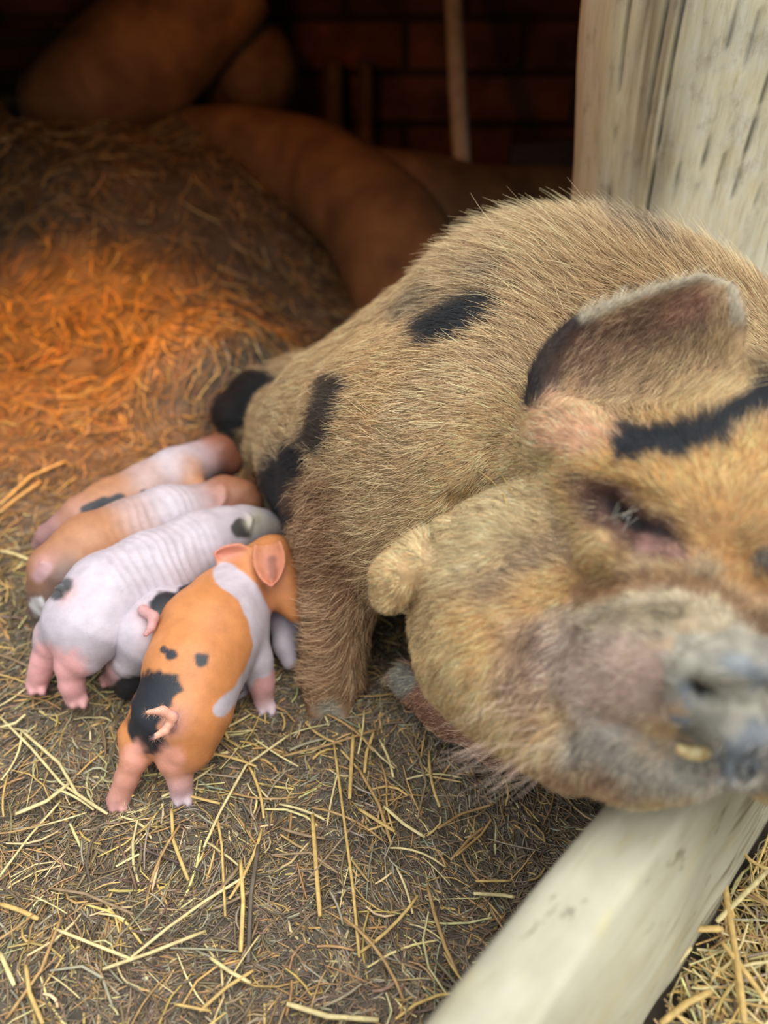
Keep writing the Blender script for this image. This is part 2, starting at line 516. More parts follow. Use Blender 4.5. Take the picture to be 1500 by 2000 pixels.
box('wall_back', (-2.6, 4.2, -0.05), (1.7, 4.3, 1.18), M['stone'])
box('wall_left', (-2.7, 0.9, -0.05), (-2.6, 4.3, 1.18), M['darkwood'])
box('wall_right', (1.25, 1.95, -0.05), (1.35, 4.3, 1.18), M['darkwood'])
# roof, its front edge running slanted from the left wall to behind the round post
rv = [(-2.7, 1.05), (0.2, 1.55), (0.35, 1.95), (1.4, 1.95), (1.4, 4.35), (-2.7, 4.35)]
V = [(x, y, 1.18) for x, y in rv] + [(x, y, 1.24) for x, y in rv]
n = len(rv)
ro = mesh_obj('ceiling', V, [tuple(range(n))[::-1], tuple(range(n, 2 * n))] + [(i, (i + 1) % n, n + (i + 1) % n, n + i) for i in range(n)], M['roof'], smooth_=False)
ro['kind'] = 'structure'
# unseen boards added under the roof's front edge to block sky light
for i_, ((xa, ya), (xb, yb)) in enumerate((((-2.7, 1.05), (0.2, 1.55)), ((0.2, 1.55), (0.35, 1.95)), ((0.35, 1.95), (1.4, 1.95)))):
    L_ = math.hypot(xb - xa, yb - ya)
    box('sky_block_%d' % (i_ + 1), (-L_ / 2, -.012, 0.985), (L_ / 2, .012, 1.18), M['darkwood'], 'structure', math.atan2(yb - ya, xb - xa)).location = ((xa + xb) / 2, (ya + yb) / 2, 1.0825)

# ------------------------------------------------------------------ tubes for logs, poles
def tube(name, pts, rad, mat, seg=24, parent=None, rough=0.05, nsc=5, flat=1.0, cap=True, sub=6):
    pts = np.array(pts, float); rad = np.array(rad, float)
    # catmull-rom resample
    P_ = np.vstack([2 * pts[0] - pts[1], pts, 2 * pts[-1] - pts[-2]])
    R_ = np.concatenate([[rad[0]], rad, [rad[-1]]])
    C_, Q = [], []
    for i in range(1, len(P_) - 2):
        for t in np.linspace(0, 1, sub, endpoint=(i == len(P_) - 3)):
            a, b_, c_, d = P_[i - 1], P_[i], P_[i + 1], P_[i + 2]
            C_.append(0.5 * (2 * b_ + (c_ - a) * t + (2 * a - 5 * b_ + 4 * c_ - d) * t * t + (3 * b_ - a - 3 * c_ + d) * t ** 3))
            Q.append(R_[i] * (1 - t) + R_[i + 1] * t)
    C_ = np.array(C_); Q = np.array(Q)
    T = np.gradient(C_, axis=0); T /= np.linalg.norm(T, axis=1, keepdims=True)
    u = np.cross(T[0], (0.3, 0.2, 1)); u /= np.linalg.norm(u)
    V = []
    rings = list(range(len(C_)))
    prof = [(i, 1.0) for i in rings]
    # rounded ends
    prof = [(0, 0.55)] + prof + [(len(C_) - 1, 0.55)]
    for jj, (i, s_) in enumerate(prof):
        u = u - (u @ T[i]) * T[i]; u /= np.linalg.norm(u); w = np.cross(T[i], u)
        off = T[i] * (-0.25 * Q[i] if jj == 0 else 0.25 * Q[i] if jj == len(prof) - 1 else 0)
        for k in range(seg):
            a = 2 * math.pi * k / seg
            dr = math.cos(a) * u + math.sin(a) * w * flat
            r = Q[i] * s_ * (1 + rough * 2 * (float(noise(C_[i] + dr * 0.15, nsc, 8)) - 0.5))
            V.append(C_[i] + off + dr * r)
    F = []
    L = len(prof)
    for i in range(L - 1):
        for k in range(seg):
            F.append((i * seg + k, i * seg + (k + 1) % seg, (i + 1) * seg + (k + 1) % seg, (i + 1) * seg + k))
    F.append(tuple(range(seg))[::-1]); F.append(tuple((L - 1) * seg + k for k in range(seg)))
    return mesh_obj(name, V, F, mat, parent)

tk = tube('tree_trunk', [P(345, 262, 2.95), P(440, 278, 2.92), P(560, 312, 2.86), P(660, 370, 2.78), P(745, 450, 2.7), P(820, 590, 2.6), P(850, 690, 2.55)],
          [0.08, .135, .165, .185, .205, .22, .23], M['log'], 32)
tag(tk, 'curved tan tree trunk arching down behind the sow', 'tree trunk')
br = tube('limb', [P(660, 385, 2.80), P(800, 410, 2.82), P(940, 420, 2.92), P(1110, 385, 3.1)], [.19, .20, .18, .14], M['log'], 28, parent=tk)
lg = tube('log', [P(120, 240, 3.0), P(230, 150, 2.85), P(340, 50, 2.75), P(450, -70, 2.7)], [.20, .215, .21, .19], M['log'], 32)
tag(lg, 'thick dim brown log leaning diagonally at upper left', 'log')
lg2 = tube('log', [P(505, 132, 2.98), P(470, 150, 3.15), P(430, 160, 3.35)], [.165, .185, .19], M['log'], 32)
tag(lg2, 'round-ended log stub seen between leaning log and curved trunk', 'log')
pp = tube('pole', [P(904, 345, 3.0), P(893, 160, 3.05), P(884, -40, 3.10)], [.036, .036, .036], M['palepole'], 14, rough=0.02)
pb = np.array(pp.data.vertices[0].co)
tag(pp, 'thin pale upright pole standing behind the curved trunk', 'pole')
for (a, b_, r, lab) in (((650, 270), (648, 120), .046, 'left of the two short dim posts by the back wall'),
                        ((714, 280), (712, 120), .036, 'right thinner one of the two short dim posts by the back wall')):
    q = P(*b_, 3.45)
    po = tube('short_post', [(q[0], q[1], 0.0), (q[0], q[1], 0.3), tuple(q)], [r, r, r], M['log'], 14, rough=0.02)
    tag(po, lab, 'post', 'short posts by the back wall')
q = P(70, 74, 3.5)
pl = box('plank', (q[0] - .6, q[1] - .02, q[2] - .03), (q[0] + .22, q[1] + .02, q[2] + .035), M['darkwood'], None, 0.05)
tag(pl, 'dim greenish plank lying level at the top left corner', 'plank')
q = P(1060, 300, 2.95)
pl = box('board', (q[0] - .16, q[1] - .02, 0.02), (q[0] + .42, q[1] + .02, q[2] + .05), M['darkwood'], None, 0.35)
tag(pl, 'dark grey board standing on edge behind the sow beside the post', 'board')

# round post at the right
pc = np.array([0.625, 1.60]); seg = 260
pz = np.linspace(-0.03, 1.5, 150)
AA, ZZ = np.meshgrid(2 * math.pi * np.arange(seg) / seg, pz, indexing='xy')
DX, DY = np.cos(AA), np.sin(AA)
q = np.stack([DX * 2.2, DY * 2.2, ZZ * .9], -1)
rr = (0.238 + 0.035 * smooth(0.55, 0.95, ZZ)) * (1 + 0.05 * (noise(q, 2.0, 11) - .5) + .006 * (noise(q * [6, 6, .6], 2.0, 12) - .5))
crk = np.zeros_like(rr)
for ca, z0_, z1_, wd, st in ((4.98, .50, 1.02, .011, 1.0), (4.60, .45, 1.3, .009, .9), (4.34, .62, .95, .008, .8), (4.46, .6, 1.2, .006, .6), (5.06, .78, 1.4, .012, .7), (4.03, .45, 1.3, .014, 1.0), (3.93, .7, 1.4, .012, .9), (4.75, .5, .7, .006, .7), (4.20, .4, .75, .006, .6), (3.70, .5, 1.3, .010, .6)):
    wob = .030 * (noise(np.stack([ZZ * 9, ZZ * 0 + ca * 7, ZZ * 0], -1), 1, 13) - .5) + .012 * (noise(np.stack([ZZ * 40, ZZ * 0 + ca * 7, ZZ * 0], -1), 1, 14) - .5)
    m_ = np.clip(1.6 - np.abs(AA - ca - wob) / (wd * .62), 0, 1) * smooth(z0_, z0_ + .08, ZZ) * (1 - smooth(z1_ - .08, z1_, ZZ)) * st
    crk = np.maximum(crk, m_)
rr = rr - .007 * crk
bark = np.exp(-((AA - 3.98 - .25 * (noise(q, 5, 15) - .5)) / .15) ** 2) * smooth(.58, .72, ZZ) * smooth(.12, .45, noise(q * [8, 8, 1], 3, 16))
brown = smooth(4.25, 3.6, AA + .3 * (noise(q, 4, 17) - .5)) if False else 1 - smooth(3.75, 4.3, AA + .4 * (noise(q, 4, 17) - .5))
V = np.stack([pc[0] - .012 * np.sin(ZZ * 3) + DX * rr, pc[1] + DY * rr, ZZ], -1).reshape(-1, 3)
F = [(i * seg + k, i * seg + (k + 1) % seg, (i + 1) * seg + (k + 1) % seg, (i + 1) * seg + k) for i in range(len(pz) - 1) for k in range(seg)]
F += [tuple(range(seg))[::-1], tuple((len(pz) - 1) * seg + k for k in range(seg))]
tone = np.ones(rr.shape + (3,)) * (1 - crk[..., None] * .80)
tone = tone * (1 - bark[..., None] * np.array([.62, .68, .74])) * (1 - brown[..., None] * np.array([.30, .36, .44]))
post = mesh_obj('wooden_post', V, F, M['post'], None, tone.reshape(-1, 3))
tag(post, 'thick round weathered wooden post with long cracks behind the sow', 'post')

# rail on which the sow rests her chin
prof = [(-.070, .0), (-.074, .12), (-.070, .24), (-.066, .283), (-.060, .294), (-.048, .300), (-.02, .3015), (-.008, .3035), (-.002, .3025), (0.002, .297), (.012, .27), (.023, .24), (.034, .18), (.042, .12), (.046, .06), (.044, .0)]
ts = np.linspace(-0.75, 1.5, 120)
V = []
for t in ts:
    for s_, z in prof:
        q = R0 + RD * t + RN * s_
        dz = 0.004 * (float(noise(np.array([t, z, s_]), 9, 21)) - .5)
        ds = 0.010 * (float(noise(np.array([t * 2.2, z * 1.5, 0.]), 9, 22)) - .5) * (1 if z < .27 else .25)
        V.append(q + RN * ds + np.array([0, 0, z + dz]))
n = len(prof)
F = [(i * n + k, i * n + k + 1, (i + 1) * n + k + 1, (i + 1) * n + k) for i in range(len(ts) - 1) for k in range(n - 1)]
F += [(i * n + n - 1, i * n, (i + 1) * n, (i + 1) * n + n - 1) for i in range(len(ts) - 1)]
F += [tuple(range(n))[::-1], tuple((len(ts) - 1) * n + k for k in range(n))]
# local frame along the rail so the grain follows it
Vr = np.array(V); o_ = R0.copy()
L_ = np.stack([(Vr - o_) @ RD, -((Vr - o_) @ RN), Vr[:, 2]], 1)
rail = mesh_obj('rail', L_, F, M['rail'])
rail.location = o_; rail.rotation_euler = (0, 0, RA)
tag(rail, 'pale sawn timber rail along the pen front under the sow\'s chin', 'rail')
#SECTION3
# ------------------------------------------------------------------ sow
# symmetric head: mirror across the plane through the snout
HM = P(1428, 1350, 0.60)
lat = -0.93 * RGT + 0.08 * UPV + 0.36 * FWD; lat /= np.linalg.norm(lat)
hf = -0.10 * RGT - 0.78 * UPV - 0.60 * FWD; hf -= (hf @ lat) * lat; hf /= np.linalg.norm(hf)
hn = np.cross(lat, hf); hn = hn if hn @ FWD < 0 else -hn
def mir(p):
    p = np.asarray(p, float); return p - 2 * ((p - HM) @ lat)[..., None] * lat if p.ndim > 1 else p - 2 * ((p - HM) @ lat) * lat
HA = [lat, hf, hn]

SW = Field((-0.50, 0.33, -0.03), (0.95, 2.05, 0.78), 0.005)
tan_ = srgb(168, 138, 100); org = srgb(186, 132, 76); pale = srgb(182, 160, 120); brn = srgb(120, 86, 58); greyp = srgb(150, 136, 120); pink = srgb(160, 122, 104)
# barrel
A = P(1065, 810, 1.27)
SW.cone(A, P(960, 832, 1.42), .288, .285, .05)
SW.cone(P(960, 832, 1.42), P(830, 800, 1.62), .285, .235, .08)
SW.cone(P(1250, 745, 1.25), P(1060, 765, 1.30), .20, .22, .08)
# belly sag and flank towards the piglets
SW.path([(P(760, 930, 1.32), .185), (P(700, 880, 1.48), .17), (P(690, 860, 1.62), .15)], .10)
# shoulder
SW.cone(P(800, 900, 1.19), P(722, 1010, 1.22), .165, .105, .10)
SW.cone(P(860, 1020, 1.12), P(950, 900, 1.08), .12, .14, .12)
# hind leg and thigh lying out to the piglets' side
SW.path([(P(640, 810, 1.70), .14), (P(570, 830, 1.74), .085), (P(530, 880, 1.70), .052)], .06)
SW.path([(P(600, 770, 1.84), .10), (P(520, 785, 1.84), .080), (P(474, 808, 1.84), .066)], .02)
# near front leg
SW.path([(P(685, 1050, 1.20), .078), (P(662, 1170, 1.20), .048), (P(655, 1260, 1.215), .039), (P(648, 1335, 1.225), .037), (P(645, 1366, 1.23), .034)], .04)
SW.path([(P(625, 1372, 1.215), .021), (P(622, 1392, 1.205), .017)], .012)
SW.path([(P(668, 1378, 1.21), .021), (P(672, 1396, 1.20), .017)], .012)
SW.path([(P(598, 1310, 1.225), .014), (P(590, 1330, 1.22), .010)], .01)
SW.path([(P(700, 1325, 1.215), .012), (P(706, 1340, 1.21), .009)], .01)
# other front leg, folded with the shank on the ground
SW.path([(P(950, 1150, 1.10), .10), (P(1030, 1330, 1.03), .065), (P(985, 1425, 1.06), .045), (P(880, 1385, 1.13), .036), (P(800, 1335, 1.19), .030)], .03)
SW.path([(P(790, 1330, 1.19), .019), (P(772, 1322, 1.20), .014)], .01)
# neck
SW.cone(A, P(1180, 960, 1.10), .22, .17, .10)
SW.cone(P(1380, 800, 1.20), P(1500, 960, 1.02), .17, .15, .08)
# ---- head
def both(fn, pts, *a, **k):
    """pts: list of (point, radius)"""
    for m_ in (lambda p: p, mir):
        q = [(m_(p), r) for p, r in pts]
        (SW.path if len(q) > 1 else None)(q, *a, **k) if len(q) > 1 else SW.ball(q[0][0], q[0][1], *a, **k)
HS = Field((-0.05, 0.30, 0.15), (0.90, 1.05, 0.90), 0.004)   # head on its own finer field, blended afterwards
TS = SW; SW = HS
both(0, [(P(1440, 960, .84), .115), (P(1330, 1050, .85), .125)], .05)         # skull
both(0, [(P(1150, 1090, .90), .150), (P(1040, 1150, .88), .118)], .05)           # cheek
both(0, [(P(985, 1180, .86), .098), (P(992, 1255, .84), .090), (P(1112, 1395, .78), .068)], .05)  # jowl
both(0, [(P(1160, 990, .94), .115), (P(1250, 930, .95), .085)], .05)            # upper cheek to ear
both(0, [(P(1330, 1050, .76), .075)], .05)
# brow above the eye and lower lid fold
both(0, [(P(1190, 935, .77), .022), (P(1270, 955, .735), .026), (P(1370, 1010, .70), .030)], .035)
both(0, [(P(1150, 1010, .765), .014), (P(1190, 1065, .735), .018), (P(1260, 1095, .70), .020), (P(1340, 1120, .68), .016)], .03)
# muzzle
both(0, [(P(1320, 1205, .765), .085), (P(1290, 1290, .725), .085), (P(1275, 1350, .705), .080)], .016)
SW.path([(P(1400, 1200, .745), .075), (P(1425, 1330, .675), .055)], .04)
jaw = [(P(1162, 1412, .735), .067), (P(1250, 1458, .69), .046), (P(1318, 1488, .65), .029)]   # lower jaw
SW.path(jaw, .030)
SW.path([(mir(p) + UPV * .040 + FWD * .02, r * .85) for p, r in jaw], .030)
SW.path([(P(1330, 1440, .72), .05), (P(1375, 1450, .675), .030)], .03)
# whisker pad wrinkles
for yy, rr in ((1165, .007), (1190, .006)):
    both(0, [(P(1125, yy + 25, .70), rr * .5), (P(1210, yy - 18, .672), rr), (P(1310, yy - 22, .655), rr), (P(1420, yy + 12, .650), rr)], .02)
# snout disc
dn = -0.10 * RGT - 0.56 * UPV - 0.80 * FWD; dn /= np.linalg.norm(dn)
dl = lat - (lat @ dn) * dn; dl /= np.linalg.norm(dl)
du = np.cross(dl, dn); du = du if du @ UPV > 0 else -du
dc = P(1432, 1335, 0.592)
SW.ell(dc, [dl, du, dn], (.052, .048, .026), .008)
SW.ell(dc + du * .034 + dn * .012, [dl, du, dn], (.048, .014, .015), .008)          # top plate
SW.cone(dc + dl * .042 + du * .020 + dn * .010, dc + dl * .040 - du * .016 + dn * .012, .012, .013, .010)
SW.cone(dc - dl * .042 + du * .020 + dn * .010, dc - dl * .040 - du * .016 + dn * .012, .012, .013, .010)
SW.path([(dc - du * .030 + dn * .006, .026), (P(1438, 1440, .582), .026), (P(1440, 1474, .582), .0235)], .008)   # lower lobe
for sgn in (1, -1):
    nc = dc + dl * .0245 * sgn + du * .009 + dn * .026
    SW.cone(nc + dn * .02, nc - dn * .03, .0090, .006, .010, 'sub')
    SW.cone(dc + dl * .052 * sgn + du * .030 - dn * .004, dc + dl * .054 * sgn - du * .020 - dn * .004, .004, .004, .008, 'sub')
# groove between disc and muzzle
both(0, [(P(1150, 1395, .655), .002), (P(1230, 1425, .632), .004), (P(1310, 1448, .60), .006), (P(1385, 1470, .575), .007)], .014, op='sub')
# eye slit and folds round it
eyeP = [P(1185, 985, .722), P(1225, 1012, .700), P(1275, 1038, .682), P(1335, 1062, .662)]
HS_pre = None
# ---- wattle hanging from the jaw angle (piglet side and its twin)
both(0, [(P(872, 1062, .855), .030), (P(815, 1098, .835), .0235), (P(772, 1128, .83), .0245), (P(762, 1160, .83), .0195)], .010)
# ears
def ear_sheet(fn=lambda p: p):
    rows = [[(1048, 835, .85), (1095, 880, .81), (1180, 893, .785), (1260, 885, .775), (1335, 855, .775)],
            [(1038, 765, .85), (1095, 790, .865), (1200, 815, .870), (1300, 825, .845), (1392, 800, .785)],
            [(1062, 690, .845), (1135, 705, .862), (1240, 730, .868), (1340, 745, .845), (1428, 735, .795)],
            [(1130, 622, .840), (1200, 645, .852), (1300, 665, .852), (1380, 675, .832), (1444, 668, .797)],
            [(1240, 575, .828), (1290, 590, .833), (1350, 603, .833), (1405, 608, .820), (1450, 602, .80)],
            [(1370, 536, .815), (1388, 543, .817), (1404, 548, .817), (1420, 554, .813), (1436, 560, .808)]]
    G = np.array([[P(*c_) for c_ in r] for r in rows])
    # refine bicubically by repeated linear insert + smoothing
    for _ in range(2):
        for ax in (0, 1):
            G = np.moveaxis(G, ax, 0)
            mid_ = (G[:-1] + G[1:]) / 2
            o = np.empty((len(G) + len(mid_),) + G.shape[1:]); o[0::2] = G; o[1::2] = mid_
            o[1:-1] = o[1:-1] * .5 + (o[:-2] + o[2:]) * .25
            G = np.moveaxis(o, 0, ax)
    a, b_ = G.shape[:2]
    V_ = fn(G.reshape(-1, 3))
    i, j = np.meshgrid(np.arange(a - 1), np.arange(b_ - 1), indexing='ij'); q = (i * b_ + j).ravel()
    F_ = np.stack([q, q + 1, q + b_ + 1, q + b_], 1)
    th = np.repeat(np.linspace(.012, .0045, a), b_)
    return V_, F_, th
SW.sheet(*ear_sheet(), k=0.02)
SW.sheet(*ear_sheet(lambda p: mir(p) - lat * .05), k=0.02)
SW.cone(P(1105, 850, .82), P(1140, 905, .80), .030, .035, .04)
HEADF = SW; SW = TS
# copy the head field into the body field (trilinear on the coarser grid would lose detail, so mesh the body up to 4 mm instead)
big = Field(TS.lo, TS.lo + (TS.n - 1) * TS.h, 0.004)
def resample(src, dst):
    ax = []
    for i in range(3):
        x = (dst.lo[i] + dst.h * np.arange(dst.n[i]) - src.lo[i]) / src.h
        i0 = np.clip(np.floor(x).astype(int), 0, src.n[i] - 2); ax.append((i0, np.clip(x - i0, 0, 1).astype(np.float32)))
    f = src.f
    f = f[ax[0][0]] * (1 - ax[0][1][:, None, None]) + f[ax[0][0] + 1] * ax[0][1][:, None, None]
    f = f[:, ax[1][0]] * (1 - ax[1][1][None, :, None]) + f[:, ax[1][0] + 1] * ax[1][1][None, :, None]
    f = f[:, :, ax[2][0]] * (1 - ax[2][1]) + f[:, :, ax[2][0] + 1] * ax[2][1]
    return f
big.f = resample(TS, big).astype(np.float32)
# smooth union with the head; a small blend keeps the crease behind the jowl
lo = np.maximum(np.round((HEADF.lo - big.lo) / big.h).astype(int), 0)
HE = Field(big.lo + lo * big.h, np.minimum(HEADF.lo + (HEADF.n - 1) * HEADF.h, big.lo + (big.n - 1) * big.h), 0.004)
hfld = resample(HEADF, HE)
# outside the head field nothing
sl = tuple(slice(lo[i], min(lo[i] + HE.n[i], big.n[i])) for i in range(3))
hfld = hfld[:sl[0].stop - lo[0], :sl[1].stop - lo[1], :sl[2].stop - lo[2]]
big.comb(sl, hfld, 0.014, 'add')
SW = big
tmpV, tmpF = SW.mesh()
bvh0 = BVHTree.FromPolygons(tmpV.tolist(), tmpF.tolist())
def hit(px, py, bvh=None):
    r = FWD + (px - 750) / 1500 * RGT - (py - 1000) / 1500 * UPV
    h_ = (bvh or bvh0).ray_cast(Vector(ORG), Vector(r / np.linalg.norm(r)))
    return np.array(h_[0]) if h_[0] is not None else None
def carve(pix, r, k=.01, push=0.0, mirror=True):
    pts = [hit(*q) for q in pix]
    pts = [p - (ORG - p) / np.linalg.norm(ORG - p) * push for p in pts if p is not None]
    rr = r if isinstance(r, (list, tuple)) else [r] * len(pts)
    for m_ in ((lambda p: p), mir)[:2 if mirror else 1]:
        SW.path([(m_(p), q) for p, q in zip(pts, rr)], k, 'sub')
carve([(1150, 950), (1185, 985), (1228, 1015), (1280, 1038), (1330, 1062)], [.004, .009, .012, .009, .005], .012, .003)
carve([(1165, 1005), (1215, 1048), (1275, 1080), (1330, 1100)], [.003, .005, .006, .003], .010, .001)
carve([(1235, 1068), (1290, 1110), (1345, 1130)], [.002, .004, .003], .008, .001)
carve([(1160, 925), (1230, 955), (1310, 995)], [.002, .004, .002], .010, .001)
carve([(1120, 965), (1150, 985), (1165, 1020)], [.002, .003, .002], .008, .001)
carve([(930, 1140), (1000, 1095), (1080, 1045), (1130, 1005)], [.003, .008, .008, .003], .030, -.003)
carve([(1125, 1185), (1180, 1140), (1280, 1120), (1390, 1145), (1490, 1220)], [.004, .008, .010, .010, .009], .018, .001)
carve([(1150, 1402), (1220, 1424), (1290, 1446), (1345, 1460), (1385, 1470)], [.002, .004, .005, .006, .005], .010, .001)
carve([(1075, 1215), (1045, 1290), (1050, 1370), (1095, 1430)], [.003, .006, .006, .003], .03, -.001)
carve([(1385, 1470), (1392, 1495), (1396, 1520)], [.004, .005, .005], .010, .001)
carve([(838, 1062), (900, 985), (990, 925), (1080, 900)], [.005, .011, .011, .004], .02, .002, mirror=False)
SV, SF = SW.mesh()
# keep largest outline parts only, light smoothing
SV = relax(SV, SF, 2, .35)
SNm = vnormals(SV, SF)
_, _, sd = proj(SV)
spx, spy, _ = proj(SV)
nz = (noise(SV, 55, 31) - .5) * .0014 + (noise(SV, 18, 32) - .5) * .003
disc = np.linalg.norm(SV - dc, axis=1) < .075
nz = nz + disc * (noise(SV, 130, 33) - .5) * .003
SV = SV + SNm * nz[:, None]

def head_w(p):
    # 1 on the head, 0 on the body
    q = p - P(1180, 1130, .80)
    return 1 - smooth(.235, .30, np.linalg.norm(q, axis=1) + 0 * q[:, 0])

def sow_color(p, hair=False):
    # the far half of the head carries the same markings as the near half
    p = np.array(p, float)
    x_, y_, d_ = proj(p)
    far = ((p - HM) @ lat < -.01) & (x_ > 1530) & (head_w(mir(p)) > .05)
    p[far] = mir(p[far])
    hw = head_w(p)
    n1 = noise(p, 22, 41); n2 = noise(p, 90, 42); n3 = noise(p, 7, 43)
    body = np.array(srgb(184, 152, 112))[None] * (0.80 + 0.4 * n1[:, None])
    body = body * (1 - .30 * n3[:, None]) + srgb(172, 130, 88)[None] * (.30 * n3[:, None])
    head = srgb(198, 160, 112)[None] * (.8 + .4 * n1[:, None])
    c_ = body * (1 - hw[:, None]) + head * hw[:, None]
    pt = lambda *a, **k: patch(p, c_, *a, **k)
    blk = srgb(44, 44, 46)
    # orange brow, forehead and cheek strip to the jowl
    c_ = pt([(1500, 900), (1400, 960), (1330, 900), (1200, 920)], 95, srgb(200, 150, 90), .6, 0, .95)
    c_ = pt([(1500, 1120), (1380, 1080)], 80, srgb(194, 140, 84), .6, 0, .9)
    c_ = pt([(1180, 1150), (1040, 1170), (960, 1230)], 75, srgb(200, 150, 92), .7, 0, .95, amt=.8)
    c_ = pt([(1000, 1000), (900, 1080)], 75, srgb(190, 164, 122), .6, 0, 1.0, amt=.8)
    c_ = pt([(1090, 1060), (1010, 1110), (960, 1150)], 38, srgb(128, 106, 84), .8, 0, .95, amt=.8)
    # lower shoulder and foreleg redder; first patch also paints in belly shadow
    c_ = pt([(590, 980), (600, 1060), (640, 1200)], 72, srgb(126, 84, 56), .7, 1.0, 1.5, amt=.9)
    c_ = pt([(650, 1260), (650, 1400)], 85, srgb(156, 116, 84), .5, 1.0, 1.5, amt=.9)
    c_ = pt([(640, 1395)], 30, srgb(160, 150, 130), .5, 1.0, 1.5)
    c_ = pt([(1000, 1440), (820, 1340)], 75, srgb(150, 104, 82), .4, 1.0, 1.5)
    c_ = pt([(785, 1328)], 30, srgb(150, 146, 132), .4, 1.0, 1.5)
    c_ = pt([(940, 740), (780, 800), (720, 720)], 120, srgb(190, 146, 96), .7, 1.0, 1.6, amt=.55)
    # black coat markings, plus the ear's shadow as a painted band
    c_ = pt([(860, 640), (905, 632), (960, 608)], 38, blk, .35, 1.0, 1.5)
    c_ = pt([(800, 600), (850, 572)], 22, srgb(84, 78, 70), .5, 1.0, 1.6, amt=.7)
    c_ = pt([(950, 545), (1010, 530)], 14, srgb(84, 78, 70), .5, 1.0, 1.6, amt=.6)
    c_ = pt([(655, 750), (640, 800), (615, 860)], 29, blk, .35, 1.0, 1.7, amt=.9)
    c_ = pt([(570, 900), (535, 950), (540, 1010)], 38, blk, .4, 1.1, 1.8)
    c_ = pt([(490, 770), (440, 800)], 62, srgb(36, 36, 38), .3, 1.72, 2.3)
    c_ = pt([(1230, 465), (1330, 500)], 16, srgb(74, 70, 68), .6, .95, 1.6, amt=.7)
    c_ = pt([(1225, 862), (1262, 876), (1330, 868), (1400, 838), (1500, 772)], 36, srgb(40, 42, 46), .35, .60, 1.0)  # shadow of the ear's lower rim, painted into the coat colour
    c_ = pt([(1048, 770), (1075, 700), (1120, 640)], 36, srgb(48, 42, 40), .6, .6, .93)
    c_ = pt([(1490, 1095)], 28, srgb(100, 92, 84), .5, .5, .85)
    # ear inside
    c_ = pt([(1130, 720), (1230, 655), (1330, 612)], 55, srgb(112, 80, 64), .6, .7, .93, amt=.9)
    c_ = pt([(1310, 620), (1350, 600)], 30, srgb(160, 112, 90), .6, .7, .93, amt=.7)
    c_ = pt([(1200, 780), (1280, 740), (1350, 700)], 50, srgb(150, 122, 90), .6, .7, .93, amt=.7)
    c_ = pt([(1090, 835), (1150, 850)], 50, srgb(214, 160, 122), .4, .65, .93)
    c_ = pt([(1140, 618), (1240, 572), (1370, 534), (1428, 548), (1442, 620)], 13, srgb(196, 182, 156), .6, .7, .93, amt=.9)  # light catching the ear's top edge, painted as a pale rim
    # eye hollow
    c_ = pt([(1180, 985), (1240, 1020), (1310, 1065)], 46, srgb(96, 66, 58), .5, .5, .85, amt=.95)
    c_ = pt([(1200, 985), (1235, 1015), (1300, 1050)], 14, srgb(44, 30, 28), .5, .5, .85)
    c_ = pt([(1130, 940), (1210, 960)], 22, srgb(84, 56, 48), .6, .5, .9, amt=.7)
    # muzzle: pale grey above, pink side, grey below
    c_ = pt([(1500, 1300), (1350, 1180), (1200, 1210), (1120, 1270)], 80, srgb(192, 172, 142), .5, .5, .85)
    c_ = pt([(1130, 1160), (1290, 1128), (1400, 1150), (1500, 1230)], 20, srgb(138, 98, 62), .6, .5, .85, amt=.9)
    c_ = pt([(1270, 1340), (1180, 1350), (1090, 1290)], 92, srgb(174, 146, 134), .6, .5, .85, amt=.85)
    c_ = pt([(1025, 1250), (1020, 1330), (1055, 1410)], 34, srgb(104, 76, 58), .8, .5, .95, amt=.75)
    c_ = pt([(1265, 1060), (1330, 1085)], 17, srgb(156, 112, 102), .6, .5, .85, amt=.8)
    c_ = pt([(1390, 1520), (1250, 1500), (1140, 1470)], 62, srgb(150, 140, 128), .6, .5, .85)
    c_ = pt([(1180, 1550), (1080, 1520)], 42, srgb(150, 112, 84), .6, .5, .9, amt=.8)
    # snout
    c_ = pt([(1425, 1300), (1440, 1480), (1500, 1350)], 118, srgb(154, 148, 134), .15, .4, .625)
    c_ = pt([(1500, 1350), (1330, 1350), (1340, 1260), (1430, 1250)], 34, srgb(184, 178, 160), .6, .4, .66, ns=.6)
    c_ = pt([(1335, 1360), (1330, 1390)], 22, srgb(142, 148, 158), .5, .4, .66, ns=.8)
    c_ = pt([(1420, 1290), (1480, 1320)], 20, srgb(152, 156, 160), .5, .4, .66, ns=.9)
    c_ = pt([(1460, 1460), (1440, 1500)], 34, srgb(124, 128, 134), .5, .4, .66, ns=.6)
    c_ = pt([(1365, 1335)], 16, srgb(28, 24, 22), .4, .4, .70)
    c_ = c_ * (0.86 + .28 * n2[:, None])
    return c_

sow = bpy.data.objects.new('sow', None); COL.objects.link(sow)
sow.location = (0, 0, 0)
tag(sow, 'large hairy ginger sow with black patches resting her snout on the rail', 'pig')
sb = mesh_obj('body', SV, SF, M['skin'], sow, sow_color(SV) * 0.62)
print('sow verts', len(SV))

